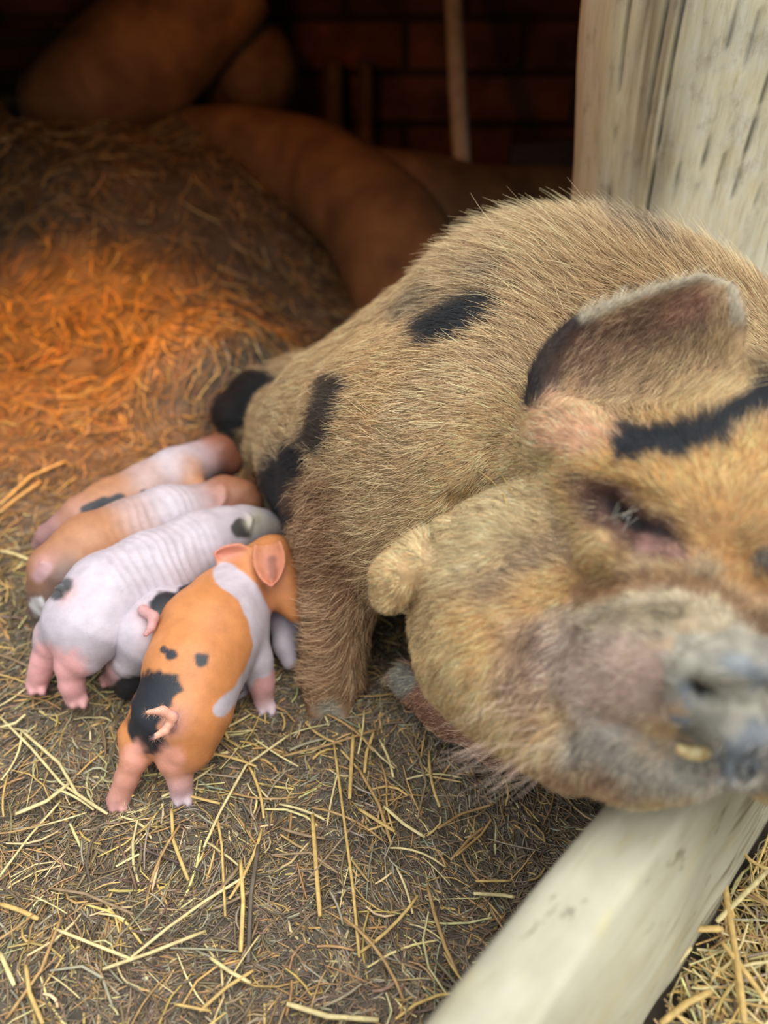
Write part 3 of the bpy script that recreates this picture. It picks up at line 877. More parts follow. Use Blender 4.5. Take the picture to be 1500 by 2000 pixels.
# teeth and eyes
def blob(name, c_, rad, mat, parent, axes=None, n=12):
    axes = axes if axes is not None else np.eye(3)
    V_ = []; F_ = []
    for i in range(n + 1):
        for j in range(2 * n):
            a, b_ = math.pi * i / n, math.pi * j / n
            V_.append(c_ + rad[0] * math.sin(a) * math.cos(b_) * axes[0] + rad[1] * math.sin(a) * math.sin(b_) * axes[1] + rad[2] * math.cos(a) * axes[2])
    for i in range(n):
        for j in range(2 * n):
            F_.append((i * 2 * n + j, i * 2 * n + (j + 1) % (2 * n), (i + 1) * 2 * n + (j + 1) % (2 * n), (i + 1) * 2 * n + j))
    return mesh_obj(name, V_, F_, mat, parent)
bvh1 = BVHTree.FromPolygons(SV.tolist(), SF.tolist())
e = hit(1224, 1014, bvh1)
vd = (e - ORG) / np.linalg.norm(e - ORG)
for m_ in (lambda p: p, mir):
    ey = blob('eye', m_(e + vd * .006), (.0075, .0075, .0075), M['eye'], sow)
    ey['label'] = 'small dark eye'
tp = [hit(x, y, bvh1) for x, y in ((1322, 1462), (1345, 1470), (1368, 1472), (1385, 1466))]
tp = [p - (p - ORG) / np.linalg.norm(p - ORG) * .001 for p in tp]
th = tube('tooth', tp, [.0045, .006, .0062, .0045], M['tooth'], 12, sow, rough=.03, sub=4)
th['label'] = 'yellowed tooth showing at the lip'

# ---- coat
HAIR_SCALE = 1.0
def sow_coat():
    vis = np.ones(len(SV))
    px, py, d = proj(SV)
    toC = ORG - SV; toC /= np.linalg.norm(toC, axis=1, keepdims=True)
    face = (SNm * toC).sum(1)
    w = np.where(face > -.25, 1.0, .12) * np.where((px < 1750), 1.0, .25) * np.where(SV[:, 2] < .02, .05, 1)
    hw = head_w(SV); w *= 1 + hw * 1.6
    # bare places: snout disc, eye hollow, skin at the ear base
    bare = np.linalg.norm(SV - dc, axis=1) < .068
    w *= np.where(bare, .12, 1)
    w *= np.where((np.hypot(px - 1130, py - 850) < 42) & (d < .95), .15, 1)
    w *= np.where((np.hypot((px - 1235), (py - 1020)) < 40) & (d < .9), .25, 1)
    mz = np.exp(-(np.hypot(px - 1250, py - 1350) / 190) ** 4) * (d < .85)
    w *= 1 - .55 * mz
    n = int(320000 * HAIR_SCALE)
    tri, bar = sample_surface(SV, SF, n, w)
    root = (SV[tri] * bar[..., None]).sum(1)
    nr = (SNm[tri] * bar[..., None]).sum(1); nr /= np.linalg.norm(nr, axis=1, keepdims=True)
    px, py, d = proj(root)
    hw = head_w(root)[:, None]
    back = np.array([-.80, .45, -.42])
    flow_b = back + 0.55 * np.stack([noise(root, 9, s) - .5 for s in (51, 52, 53)], 1) * 2
    # whorl low on the shoulder
    S = hit(1410, 1040, bvh1)
    v = root - S; v /= np.linalg.norm(v, axis=1, keepdims=True)
    flow_h = v + np.array([0, 0, -.45]) + 0.35 * np.stack([noise(root, 14, s) - .5 for s in (54, 55, 56)], 1) * 2
    up = (py < 980)[:, None] * (px > 1230)[:, None]
    flow_h = np.where(up, v + 0.15 * UPV, flow_h)
    sn = dc; v2 = root - sn; v2 /= np.linalg.norm(v2, axis=1, keepdims=True)
    mzr = np.exp(-(np.linalg.norm(root - dc, axis=1) / .17) ** 4)[:, None]
    flow_h = flow_h * (1 - mzr) + (v2 - .2 * UPV) * mzr
    # ears: hair runs out to the tip
    isear = ((px > 1030) & (px < 1460) & (py > 510) & (py < 860) & (d < .915) & (py < 1500 - .55 * px + 0))[:, None]
    isear = ((d < .915) & (px > 1030) & (px < 1460) & (py < 800))[:, None]
    flow_h = np.where(isear, P(1420, 520, .8) - P(1120, 850, .82) + .10 * np.stack([noise(root, 30, s) - .5 for s in (57, 58, 59)], 1), flow_h)
    fl_ = flow_b * (1 - hw) + flow_h * hw
    fl_ = np.where(isear, flow_h * 2, fl_)
    fl_ -= (fl_ * nr).sum(1, keepdims=True) * nr
    cn = np.stack([noise(root, 75, s) - .5 for s in (62, 63, 64)], 1)
    fl_ = fl_ / (np.linalg.norm(fl_, axis=1, keepdims=True) + 1e-9) + .6 * cn
    fl_ += .20 * rng.normal(size=fl_.shape)
    fl_ -= (fl_ * nr).sum(1, keepdims=True) * nr
    fl_ /= np.linalg.norm(fl_, axis=1, keepdims=True) + 1e-9
    hw = hw[:, 0]; ise = isear[:, 0]
    ln = .026 * (1 - hw) + .017 * hw
    ridge = smooth(.52, .64, root[:, 2]) * (1 - hw)
    ln = ln + .030 * ridge
    ln = np.where(ise, .015, ln)
    ln = np.where(mzr[:, 0] > .5, .010, ln)
    chin = np.exp(-(np.hypot(px - 1010, py - 1420) / 75) ** 2) * (d < 1)
    ln = ln * (.55 + .75 * rng.random(n)) * (1 + .9 * chin * (rng.random(n) < .3))
    lift = .16 + .16 * rng.random(n) + .45 * ridge + .25 * chin
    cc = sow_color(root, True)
    r = rng.random((n, 1))
    cl = noise(root, 130, 61)[:, None]
    lum = np.where(r < .22, .30, np.where(r > .70, 1.75, .95)) * (.7 + .6 * rng.random((n, 1))) * (.65 + .7 * cl)
    guard = (r[:, 0] > .93) & ~ise & (hw < .9)
    ln = np.where(guard, ln * 1.35, ln)
    isdark = cc.mean(1, keepdims=True) < .08
    cc = np.clip(cc * np.where(isdark, .7 + .5 * (lum > 1.3), lum), 0, .80)
    cc = np.clip(cc * (1.10 + .12 * hw[:, None]), 0, .82)
    gold = srgb(234, 212, 172)
    k = (r > .70) & ~isdark
    cc = np.where(k, cc * .55 + gold * .45 * (.6 + .5 * rng.random((n, 1))), cc)
    wat = (np.hypot(px - 775, py - 1140) < 65) & (d < .95)
    ln = np.where(wat, .015, ln); lift = np.where(wat, .08, lift)
    ln = np.where(root[:, 2] < .05, ln * .4, ln)
    eyez = (np.hypot(px - 1240, py - 1025) < 75) & (d < .9)
    ln = np.where(eyez, ln * .45, ln)
    shank = (px > 760) & (px < 1010) & (py > 1300) & (d > .98) & (root[:, 2] < .14)
    ln = np.where(shank, ln * .4, ln)
    ln = np.where(ise & (np.hypot(px - 1425, py - 550) < 60), .008, ln)
    rad = np.where(d < .8, .00020, .00027) * np.where(guard, 1.4, 1) * (.8 + .5 * rng.random(n)) * np.where(ise, .7, 1)
    o = hair_obj('coat', root, nr, fl_, ln, lift, cc, rad, sow, 5, .22)
    o['kind'] = 'stuff'
    o['label'] = 'coarse ginger and straw-coloured bristles with black patches'
    # long whiskers on the chin
    cand = np.where((np.hypot(spx - 1030, spy - 1430) < 95) & (sd < .95))[0]
    if len(cand) > 50:
        c2 = rng.choice(cand, 130)
        rt = SV[c2]; nn = SNm[c2]
        dd = -RGT * .9 - UPV * .25 + .25 * rng.normal(size=(len(c2), 3))
        o = hair_obj('whiskers', rt, nn, dd / np.linalg.norm(dd, axis=1, keepdims=True), .035 + .045 * rng.random(len(c2)), .35 + 0 * rng.random(len(c2)),
                     np.tile(srgb(205, 176, 156), (len(c2), 1)), np.full(len(c2), .00024), sow, 5, .15)
        o['kind'] = 'stuff'; o['label'] = 'long pale chin whiskers'
if not globals().get('NOHAIR'):
    sow_coat()
    lc = np.where((np.hypot((spx - 1225) / 45, (spy - 992) / 22) < 1) & (sd < .85))[0]
    lc = rng.choice(lc, min(16, len(lc)), replace=False)
    dd = -RGT * .35 - UPV * .8 + .35 * rng.normal(size=(len(lc), 3))
    o = hair_obj('eyelashes', SV[lc], SNm[lc], dd / np.linalg.norm(dd, axis=1, keepdims=True), .018 + .014 * rng.random(len(lc)), np.full(len(lc), .5),
                 np.where(rng.random((len(lc), 1)) < .5, srgb(200, 190, 170), srgb(40, 34, 30)), np.full(len(lc), .0002), sow, 5, .2)
    o['kind'] = 'stuff'
#SECTION4
# ------------------------------------------------------------------ piglets
ora = srgb(198, 130, 78); whi = srgb(190, 179, 187); pnk = srgb(200, 150, 147); blk = srgb(34, 36, 42); tnp = srgb(176, 124, 90)
red = srgb(122, 74, 54)

def ear_leaf(base, tip, w, up):
    """a small leaf shaped ear between base and tip, cupped"""
    base = np.array(base); tip = np.array(tip); ax = tip - base
    sdv = np.cross(ax, up); sdv /= np.linalg.norm(sdv); nv = np.cross(sdv, ax); nv /= np.linalg.norm(nv)
    a, b_ = 9, 7
    V_ = []; th = []
    for i in range(a):
        t = i / (a - 1)
        ww = w * (math.sin(math.pi * min(t * .75 + .25, 1)) ** .7 * (1 - .0 * t) + .02)
        for j in range(b_):
            s_ = j / (b_ - 1) * 2 - 1
            V_.append(base + ax * t + sdv * s_ * ww - nv * (s_ * s_) * -w * .35 + nv * (t * t) * w * .3)
            th.append(.0038 - .0018 * t)
    i, j = np.meshgrid(np.arange(a - 1), np.arange(b_ - 1), indexing='ij'); q = (i * b_ + j).ravel()
    return np.array(V_), np.stack([q, q + 1, q + b_ + 1, q + b_], 1), np.array(th)

def piglet(label, paths, ears, marks, h=0.003, hairs=0, wr=None, curly=None):
    allp = np.array([p for pa, k, c_ in paths for p, r in pa]); rm = .10
    F_ = Field(allp.min(0) - rm, allp.max(0) + rm, h)
    for pa, k, c_ in paths: F_.path(pa, k, 'add', c_)
    earprim = []
    for base, tip, w, up, c_ in ears:
        F_.sheet(*ear_leaf(base, tip, w, up), k=.008)
        earprim.append((np.array(base) * .6 + np.array(tip) * .4, np.array(tip), w * .7, w * .7, c_))
    V_, Q_ = F_.mesh(); V_ = relax(V_, Q_, 2, .4)
    c_ = prim_color(V_, F_.prims + earprim, soft=.007)
    for mk in marks: c_ = patch(V_, c_, *mk[:3], **(mk[3] if len(mk) > 3 else {}))
    nn = vnormals(V_, Q_)
    c_ = c_ * (.93 + .14 * noise(V_, 60, 71))[:, None]
    # pink on thin-haired places low on the legs
    if wr is not None:      # skin folds across the ribs
        a, b_, amp, fr = wr
        ab = (b_ - a) / np.linalg.norm(b_ - a)
        t = (V_ - a) @ ab
        wv = np.exp(-((t - np.linalg.norm(b_ - a) / 2) / (np.linalg.norm(b_ - a) * .45)) ** 4)
        V_ = V_ + nn * (amp * wv * np.sin(t * fr + 7 * noise(V_, 22, 72)) * (.4 + noise(V_, 40, 73)))[:, None]
    root = bpy.data.objects.new('piglet', None); COL.objects.link(root)
    tag(root, label, 'piglet', 'piglets suckling at the sow')
    body = mesh_obj('body', V_, Q_, M['piglet'], root, c_)
    if hairs:
        tri, bar = sample_surface(V_, Q_, hairs)
        r_ = (V_[tri] * bar[..., None]).sum(1); n_ = (nn[tri] * bar[..., None]).sum(1); n_ /= np.linalg.norm(n_, axis=1, keepdims=True)
        cc = (c_[tri] * bar[..., None]).sum(1)
        fl_ = np.tile(curly, (len(r_), 1)) + .15 * rng.normal(size=r_.shape)
        fl_ -= (fl_ * n_).sum(1, keepdims=True) * n_; fl_ /= np.linalg.norm(fl_, axis=1, keepdims=True)
        cc = np.clip(cc * (.8 + .5 * rng.random((len(r_), 1))), 0, .85)
        o = hair_obj('coat', r_, n_, fl_, .007 + .005 * rng.random(len(r_)), np.full(len(r_), .12), cc, np.full(len(r_), .00011), root, 4, .1)
        o['kind'] = 'stuff'
    return root

U3 = np.array([0, 0, 1.0])
def leg(pts, rs, k=.02, c_=None): return ([(P(*p), r) for p, r in zip(pts, rs)], k, c_)

def hoof(px, py, d, c_):
    """two little toes"""
    return [([(P(px - 8, py - 10, d), .0085), (P(px - 9, py + 2, d - .008), .006)], .004, c_),
            ([(P(px + 10, py - 10, d), .0085), (P(px + 11, py + 2, d - .008), .006)], .004, c_)]

# 1: orange with a white belt, nearest
p1 = [([(P(352, 1400, 1.065), .056), (P(380, 1310, 1.11), .066), (P(410, 1240, 1.165), .073), (P(448, 1180, 1.215), .060)], .03, ora),
      ([(P(448, 1180, 1.215), .060), (P(492, 1130, 1.24), .045), (P(535, 1100, 1.25), .043)], .02, ora),
      ([(P(535, 1100, 1.25), .044), (P(548, 1130, 1.24), .041), (P(565, 1165, 1.235), .028), (P(580, 1192, 1.23), .020)], .015, ora),
      # haunches
      ([(P(310, 1405, 1.07), .046), (P(278, 1440, 1.07), .030)], .02, ora),
      ([(P(375, 1400, 1.08), .052), (P(365, 1455, 1.07), .038)], .025, ora),
      leg([(272, 1435, 1.07), (265, 1478, 1.063)], [.027, .019], .012, ora),
      leg([(265, 1478, 1.063), (248, 1518, 1.068), (232, 1560, 1.075)], [.0190, .0150, .0165], .010, pnk * .6 + ora * .4),
      leg([(362, 1440, 1.07), (340, 1486, 1.060)], [.032, .0195], .012, ora),
      leg([(340, 1486, 1.060), (352, 1522, 1.066), (354, 1548, 1.075)], [.0195, .0155, .0155], .010, pnk * .85 + whi * .15),
      leg([(478, 1215, 1.20), (500, 1290, 1.19), (510, 1330, 1.20), (516, 1374, 1.21)], [.036, .022, .017, .0155], .02, pnk),
      leg([(430, 1260, 1.22), (450, 1320, 1.235), (468, 1350, 1.24)], [.030, .019, .016], .02, pnk),
      # curled tail
      leg([(330, 1420, 1.005), (338, 1400, .992), (318, 1388, .985), (288, 1391, .98)], [.0085, .0065, .0055, .0035], .006, pnk),
      leg([(333, 1412, .998), (322, 1428, .985), (300, 1440, .98)], [.0065, .0055, .004], .004, pnk)]
p1 += hoof(230, 1580, 1.072, pnk) + hoof(357, 1566, 1.073, whi) + hoof(520, 1390, 1.205, whi)
piglet('orange piglet with a white shoulder belt and black rump, nearest the camera', p1,
       [(P(524, 1066, 1.205), P(533, 1150, 1.18), .0235, np.array([.1, -1, .5]), srgb(186, 116, 90)),
        (P(486, 1098, 1.225), P(420, 1078, 1.215), .023, np.array([.1, -1, .6]), srgb(206, 136, 116))],
       [([(440, 1122), (482, 1155), (508, 1205), (518, 1262), (508, 1300)], 24, whi, dict(edge=.12, ns=.08)),
        ([(498, 1300), (470, 1350), (430, 1385)], 14, whi, dict(edge=.25, ns=.1)),
        ([(322, 1335), (285, 1375), (300, 1345), (275, 1425), (285, 1445)], 32, blk, dict(edge=.15, ns=.22)),
        ([(300, 1456), (318, 1460)], 14, blk, dict(edge=.3)),
        ([(392, 1286)], 14, blk * 1.6, dict(edge=.3, ns=.3)), ([(334, 1278)], 12, blk * 1.6, dict(edge=.3, ns=.4)), ([(322, 1268)], 9, blk * 1.8, dict(edge=.3, ns=.4)),
        ([(285, 1391), (318, 1386), (336, 1402), (322, 1428), (300, 1440)], 12, srgb(224, 164, 140), dict(edge=.2, dmax=1.0)),
        ([(531, 1095), (534, 1125)], 9, srgb(140, 84, 66), dict(edge=.6, dmax=1.22)), ([(298, 1438), (290, 1440)], 6, blk * 3, dict(edge=.3, dmax=1.0)),
        ([(260, 1470), (262, 1490)], 22, srgb(226, 160, 140), dict(edge=.5)), ([(335, 1480)], 26, srgb(228, 160, 138), dict(edge=.5))],
       h=.0028, hairs=26000, curly=P(350, 1450, 1.03) - P(460, 1160, 1.2))

# 2: white-pink
p2 = [([(P(165, 1215, 1.17), .058), (P(215, 1165, 1.20), .065), (P(300, 1120, 1.255), .064), (P(390, 1070, 1.32), .058), (P(440, 1045, 1.36), .047)], .03, whi),
      ([(P(440, 1045, 1.36), .047), (P(480, 1035, 1.40), .042), (P(515, 1030, 1.42), .028), (P(540, 1030, 1.43), .020)], .02, whi),
      ([(P(150, 1215, 1.18), .050), (P(115, 1245, 1.20), .036)], .02, whi),
      ([(P(195, 1225, 1.16), .050), (P(165, 1275, 1.16), .035)], .02, whi),
      leg([(112, 1240, 1.20), (90, 1285, 1.205), (80, 1310, 1.21), (72, 1335, 1.22)], [.032, .020, .0165, .017], .012, pnk),
      leg([(165, 1262, 1.165), (138, 1300, 1.165), (140, 1335, 1.175), (148, 1362, 1.19)], [.033, .021, .017, .017], .012, pnk),
      leg([(400, 1120, 1.33), (415, 1180, 1.33), (420, 1220, 1.34)], [.030, .018, .016], .02, pnk),
      leg([(130, 1165, 1.13), (122, 1145, 1.125), (108, 1150, 1.125)], [.006, .005, .0035], .004, pnk)]
p2 += hoof(72, 1350, 1.215, pnk) + hoof(152, 1376, 1.185, pnk)
piglet('large white-pink piglet with wrinkled ribs and a grey ear spot, behind the orange one', p2,
       [(P(470, 1015, 1.36), P(480, 1045, 1.345), .018, np.array([.2, -1, .3]), srgb(190, 178, 172))],
       [([(468, 1028), (474, 1040)], 14, srgb(74, 70, 68), dict(edge=.3)), ([(500, 1015)], 8, srgb(110, 104, 98), dict(edge=.4)),
        ([(108, 1160), (128, 1140)], 12, srgb(90, 90, 92), dict(edge=.4)),
        ([(88, 1285), (80, 1330)], 26, srgb(226, 166, 164), dict(edge=.5)), ([(138, 1300), (146, 1345)], 26, srgb(226, 166, 164), dict(edge=.5)),
        ([(500, 1020), (540, 1025)], 20, srgb(200, 192, 170), dict(edge=.5, amt=.7))],
       h=.003, hairs=15000, curly=P(120, 1250, 1.15) - P(440, 1045, 1.36), wr=(P(190, 1150, 1.2), P(400, 1060, 1.32), .0009, 420))

# 3: tan back, white shoulders
p3 = [([(P(112, 1110, 1.285), .046), (P(180, 1070, 1.32), .055), (P(260, 1040, 1.37), .056)], .03, tnp),
      ([(P(260, 1040, 1.37), .056), (P(330, 1012, 1.41), .055), (P(385, 1000, 1.44), .048)], .03, whi),
      ([(P(385, 1000, 1.44), .046), (P(440, 975, 1.475), .042), (P(475, 975, 1.48), .032), (P(490, 985, 1.48), .024)], .02, red * .6 + tnp * .4),
      ([(P(110, 1120, 1.29), .040), (P(90, 1150, 1.30), .026), (P(80, 1175, 1.31), .016), (P(72, 1190, 1.325), .016)], .02, srgb(120, 92, 84)),
      ([(P(130, 1130, 1.27), .040), (P(110, 1170, 1.27), .022), (P(100, 1195, 1.30), .015)], .02, srgb(96, 78, 72)),
      ([(P(370, 1040, 1.46), .03), (P(390, 1070, 1.50), .016), (P(395, 1085, 1.52), .015)], .02, pnk),
      ([(P(100, 1100, 1.25), .006), (P(85, 1100, 1.24), .005), (P(82, 1112, 1.24), .003)], .004, pnk)]
piglet('tan piglet with white shoulders, third from the front in the suckling row', p3,
       [(P(415, 955, 1.44), P(425, 1000, 1.425), .022, np.array([.2, -1, .3]), srgb(198, 140, 128))],
       [([(72, 1178), (84, 1200)], 14, srgb(206, 200, 200), dict(edge=.3)), ([(90, 1110), (75, 1125)], 14, srgb(178, 140, 140), dict(edge=.4))],
       h=.0033, hairs=9000, curly=P(90, 1130, 1.28) - P(385, 1000, 1.44), wr=(P(200, 1060, 1.34), P(380, 1005, 1.43), .0008, 400))

# 4: furthest, tan with black spots
p4 = [([(P(160, 1010, 1.44), .038), (P(220, 985, 1.47), .045), (P(290, 955, 1.50), .047)], .03, tnp),
      ([(P(290, 955, 1.50), .047), (P(345, 925, 1.54), .047), (P(385, 905, 1.57), .040)], .03, whi),
      ([(P(385, 905, 1.57), .038), (P(425, 890, 1.60), .040), (P(450, 905, 1.61), .026)], .02, red),
      ([(P(160, 1010, 1.44), .034), (P(125, 1030, 1.44), .024), (P(95, 1045, 1.45), .018), (P(78, 1062, 1.47), .015)], .02, pnk * .7),
      ([(P(365, 925, 1.52), .030), (P(385, 965, 1.50), .020), (P(405, 1000, 1.49), .016)], .02, tnp)]
piglet('tan piglet with black flank spots and a rust-red head, furthest from the camera', p4,
       [(P(412, 872, 1.58), P(402, 905, 1.56), .020, np.array([.2, -1, .3]), srgb(176, 104, 88))],
       [([(180, 1000), (215, 988), (235, 980)], 17, blk, dict(edge=.2, ns=.3)), ([(283, 970)], 11, blk, dict(edge=.3))], h=.0035, hairs=8000, curly=P(150, 1030, 1.43) - P(385, 905, 1.57))

# 5: black and white, squeezed between
p5 = [([(P(285, 1235, 1.16), .044), (P(320, 1215, 1.19), .050), (P(380, 1195, 1.26), .050), (P(450, 1190, 1.34), .042)], .025, whi),
      ([(P(450, 1190, 1.34), .040), (P(520, 1195, 1.33), .034), (P(562, 1215, 1.29), .026)], .02, whi),
      ([(P(280, 1255, 1.17), .040), (P(255, 1290, 1.18), .027)], .02, whi),
      leg([(252, 1285, 1.20), (235, 1300, 1.20), (222, 1322, 1.225)], [.026, .018, .015], .014, pnk),
      ([(P(300, 1270, 1.20), .034), (P(262, 1320, 1.21), .022), (P(250, 1345, 1.23), .018)], .02, blk),
      leg([(555, 1215, 1.29), (556, 1260, 1.27), (566, 1292, 1.265)], [.026, .018, .014], .014, whi),
      leg([(280, 1192, 1.125), (300, 1205, 1.11), (296, 1225, 1.105), (284, 1240, 1.10)], [.009, .008, .006, .004], .004, pnk)]
p5 += hoof(212, 1335, 1.232, pnk)
piglet('small black and white piglet squeezed between the white one and the nearest', p5, [],
       [([(322, 1180), (340, 1210), (328, 1235)], 24, blk, dict(edge=.2, ns=.3, dmin=1.11)), ([(360, 1155), (400, 1145)], 14, blk, dict(edge=.3)),
        ([(268, 1335), (240, 1350)], 24, blk, dict(edge=.2))], h=.003, hairs=9000, curly=P(270, 1270, 1.15) - P(450, 1190, 1.34))
#SECTION5
# ------------------------------------------------------------------ straw
def straw_batch(X, Y, ang, L, W, bend, tilt, z0, colr, npt=5, hfun=gh, ns=5):
    """flattened hollow stalks as one vertex/face batch"""
    n = len(X); t = np.linspace(-.5, .5, npt)
    dx, dy = np.cos(ang), np.sin(ang)
    px = X[:, None] + dx[:, None] * L[:, None] * t - dy[:, None] * bend[:, None] * L[:, None] * (t ** 2 * 4 - .5)
    py = Y[:, None] + dy[:, None] * L[:, None] * t + dx[:, None] * bend[:, None] * L[:, None] * (t ** 2 * 4 - .5)
    hz = hfun(px.ravel(), py.ravel()).reshape(px.shape)
    # stalks are stiff: straight line through the heights under both ends, pushed above the highest bump
    base = hz[:, :1] * (.5 - t) + hz[:, -1:] * (t + .5)
    rise = np.maximum((hz - base).max(1, keepdims=True), 0)
    pz = base + rise * .6 + z0[:, None] + tilt[:, None] * L[:, None] * t
    C_ = np.stack([px, py, pz], -1)
    T = np.gradient(C_, axis=1); T /= np.linalg.norm(T, axis=2, keepdims=True)
    sd = np.cross(T, U3); sd /= np.linalg.norm(sd, axis=2, keepdims=True) + 1e-9
    up = np.cross(sd, T)
    rl = rng.random(n) * math.pi
    V = np.zeros((n, npt, ns, 3))
    fl_ = .35 + .5 * rng.random(n)
    for k in range(ns):
        a = 2 * math.pi * k / ns + rl
        ca = np.cos(a)[:, None, None]; sa = (np.sin(a) * fl_)[:, None, None]
        V[:, :, k] = C_ + (sd * ca + up * sa) * (W[:, None] * (1 - .25 * (np.abs(t) * 2) ** 4) / 2)[:, :, None]
    F = []
    for i in range(npt - 1):
        for k in range(ns):
            F.append([i * ns + k, i * ns + (k + 1) % ns, (i + 1) * ns + (k + 1) % ns, (i + 1) * ns + k])
    F = (np.array(F)[None] + (np.arange(n) * npt * ns)[:, None, None]).reshape(-1, 4)
    c_ = np.repeat(colr, npt * ns, 0)
    return V.reshape(-1, 3), F, c_

PAL = np.array([srgb(208, 190, 136), srgb(196, 164, 100), srgb(168, 134, 86), srgb(138, 116, 88), srgb(116, 98, 76), srgb(98, 86, 72), srgb(152, 142, 118)])
def pal(n, w):
    w = np.array(w, float); w /= w.sum()
    c_ = PAL[rng.choice(len(PAL), n, p=w)]
    return np.clip(c_ * (.75 + .5 * rng.random((n, 1))) * (1 + .06 * rng.normal(size=(n, 3))), 0, .85)

def inpen(n, ylo, yhi, xw=.62, xo=0):
    """positions inside the pen within the view cone"""
    out = np.zeros((0, 2))
    while len(out) < n:
        y = ylo + (yhi - ylo) * rng.random(n * 2); d = y * CT + H * ST
        x = (rng.random(n * 2) * 2 - 1) * xw * d + xo
        k = (side(x, y) < -.085) & (x > -2.5) & (y < 4.1)
        out = np.vstack([out, np.stack([x[k], y[k]], 1)])
    return out[:n]

def litter():
    Vs, Fs, Cs, o = [], [], [], 0
    def add(b):
        nonlocal o
        Vs.append(b[0]); Fs.append(b[1] + o); Cs.append(b[2]); o += len(b[0])
    # dark trodden bits, near
    for n, ylo, yhi, L0, L1, W0, W1, w, zz in (
            (34000, .18, 1.15, .008, .05, .0012, .0036, (.3, .8, 2, 4, 6, 6, 3), .004),
            (4600, .18, 1.3, .025, .10, .0012, .0042, (2.4, 2.4, 2.6, 2.6, 2, 2, 2), .010),
            (9000, 1.1, 2.0, .02, .09, .0016, .0035, (1, 2, 4, 4, 3, 2, 2), .012),
            (9000, 1.7, 3.6, .03, .13, .0025, .006, (2, 4, 4, 3, 1, 1, 1), .018)):
        p = inpen(n, ylo, yhi)
        if ylo < 1 and W1 > .004:
            keep_ = rng.random(n) < np.where(side(p[:, 0], p[:, 1]) > -.42, .45, 1.0)
            p = p[keep_]; n = len(p)
        dirn = (noise(np.stack([p[:, 0], p[:, 1], p[:, 0] * 0], 1), 4.5, 81) * 9) + rng.normal(size=n) * .75
        add(straw_batch(p[:, 0], p[:, 1], dirn, L0 + (L1 - L0) * rng.random(n) ** 1.8, W0 + (W1 - W0) * rng.random(n) ** 1.5,
                        .12 * rng.normal(size=n), .06 * rng.normal(size=n), zz * rng.random(n) - .001, pal(n, w), 4))
    ob = mesh_obj('straw_litter', np.concatenate(Vs), np.concatenate(Fs), M['straw'], None, np.concatenate(Cs))
    tag(ob, 'trodden brown straw litter matted over the pen floor', 'straw', None, 'stuff')
    # outside
    n = 9500
    tt = rng.random(n) * 1.1 - .1; ss = .048 + .42 * rng.random(n) ** .9
    p = R0[None, :2] + RD[None, :2] * tt[:, None] + RN[None, :2] * ss[:, None]
    hf_ = lambda x, y: 0.018 + 0.015 * noise(np.stack([x, y, x * 0], -1), 9, 7)
    v, f, c_ = straw_batch(p[:, 0], p[:, 1], rng.random(n) * 6.28, .02 + .08 * rng.random(n), .0015 + .0022 * rng.random(n),
                           .06 * rng.normal(size=n), .16 * rng.normal(size=n), .035 * rng.random(n), np.clip(pal(n, (7, 6, 2, .8, .4, .3, 2)) * 1.15, 0, .85), 4, hf_)
    keep = side(v[:, 0], v[:, 1]) > .046
    fk = keep[f].all(1)
    ob = mesh_obj('loose_straw', v, f[fk], M['straw'], None, c_)
    tag(ob, 'loose bright straw piled on the ground outside the rail', 'straw', None, 'stuff')
litter()

def one_straw(pts, w, colr, label, group, name='straw_stalk'):
    pts = np.array(pts, float); n = len(pts); ns = 6
    T = np.gradient(pts, axis=0); T /= np.linalg.norm(T, axis=1, keepdims=True)
    sd = np.cross(T, U3); sd /= np.linalg.norm(sd, axis=1, keepdims=True); up = np.cross(sd, T)
    V = []
    for i in range(n):
        for k in range(ns):
            a = 2 * math.pi * k / ns
            V.append(pts[i] + (sd[i] * math.cos(a) + up[i] * math.sin(a) * .6) * w / 2 * (1 if 0 < i < n - 1 else .8))
    F = [(i * ns + k, i * ns + (k + 1) % ns, (i + 1) * ns + (k + 1) % ns, (i + 1) * ns + k) for i in range(n - 1) for k in range(ns)]
    F += [tuple(range(ns))[::-1], tuple((n - 1) * ns + k for k in range(ns))]
    V = np.array(V); c0 = V.mean(0)
    o = mesh_obj(name, V - c0, F, M['straw'], None, np.tile(colr, (len(V), 1)))
    o.location = c0
    return tag(o, label, 'straw', group)

def floor_straw(pix, w, ci, label=None, group='long stalks lying on the pen floor', z=.014, outside=False):
    pts = []
    for a, b_ in zip(pix[:-1], pix[1:]):
        for t in np.linspace(0, 1, 4, endpoint=False): pts.append((a[0] + (b_[0] - a[0]) * t, a[1] + (b_[1] - a[1]) * t))
    pts.append(pix[-1]); out = []
    for i, (x, y) in enumerate(pts):
        q = PZ(x, y, .01)
        zz = z + (0.05 if outside else float(gh(q[0], q[1])))
        out.append(PZ(x, y, zz))
    colr = PAL[ci] * (.9 + .2 * random.random())
    return one_straw(out, w, np.clip(colr * 1.1, 0, .85), label or 'pale long straw stalk lying on the trodden pen floor', group)

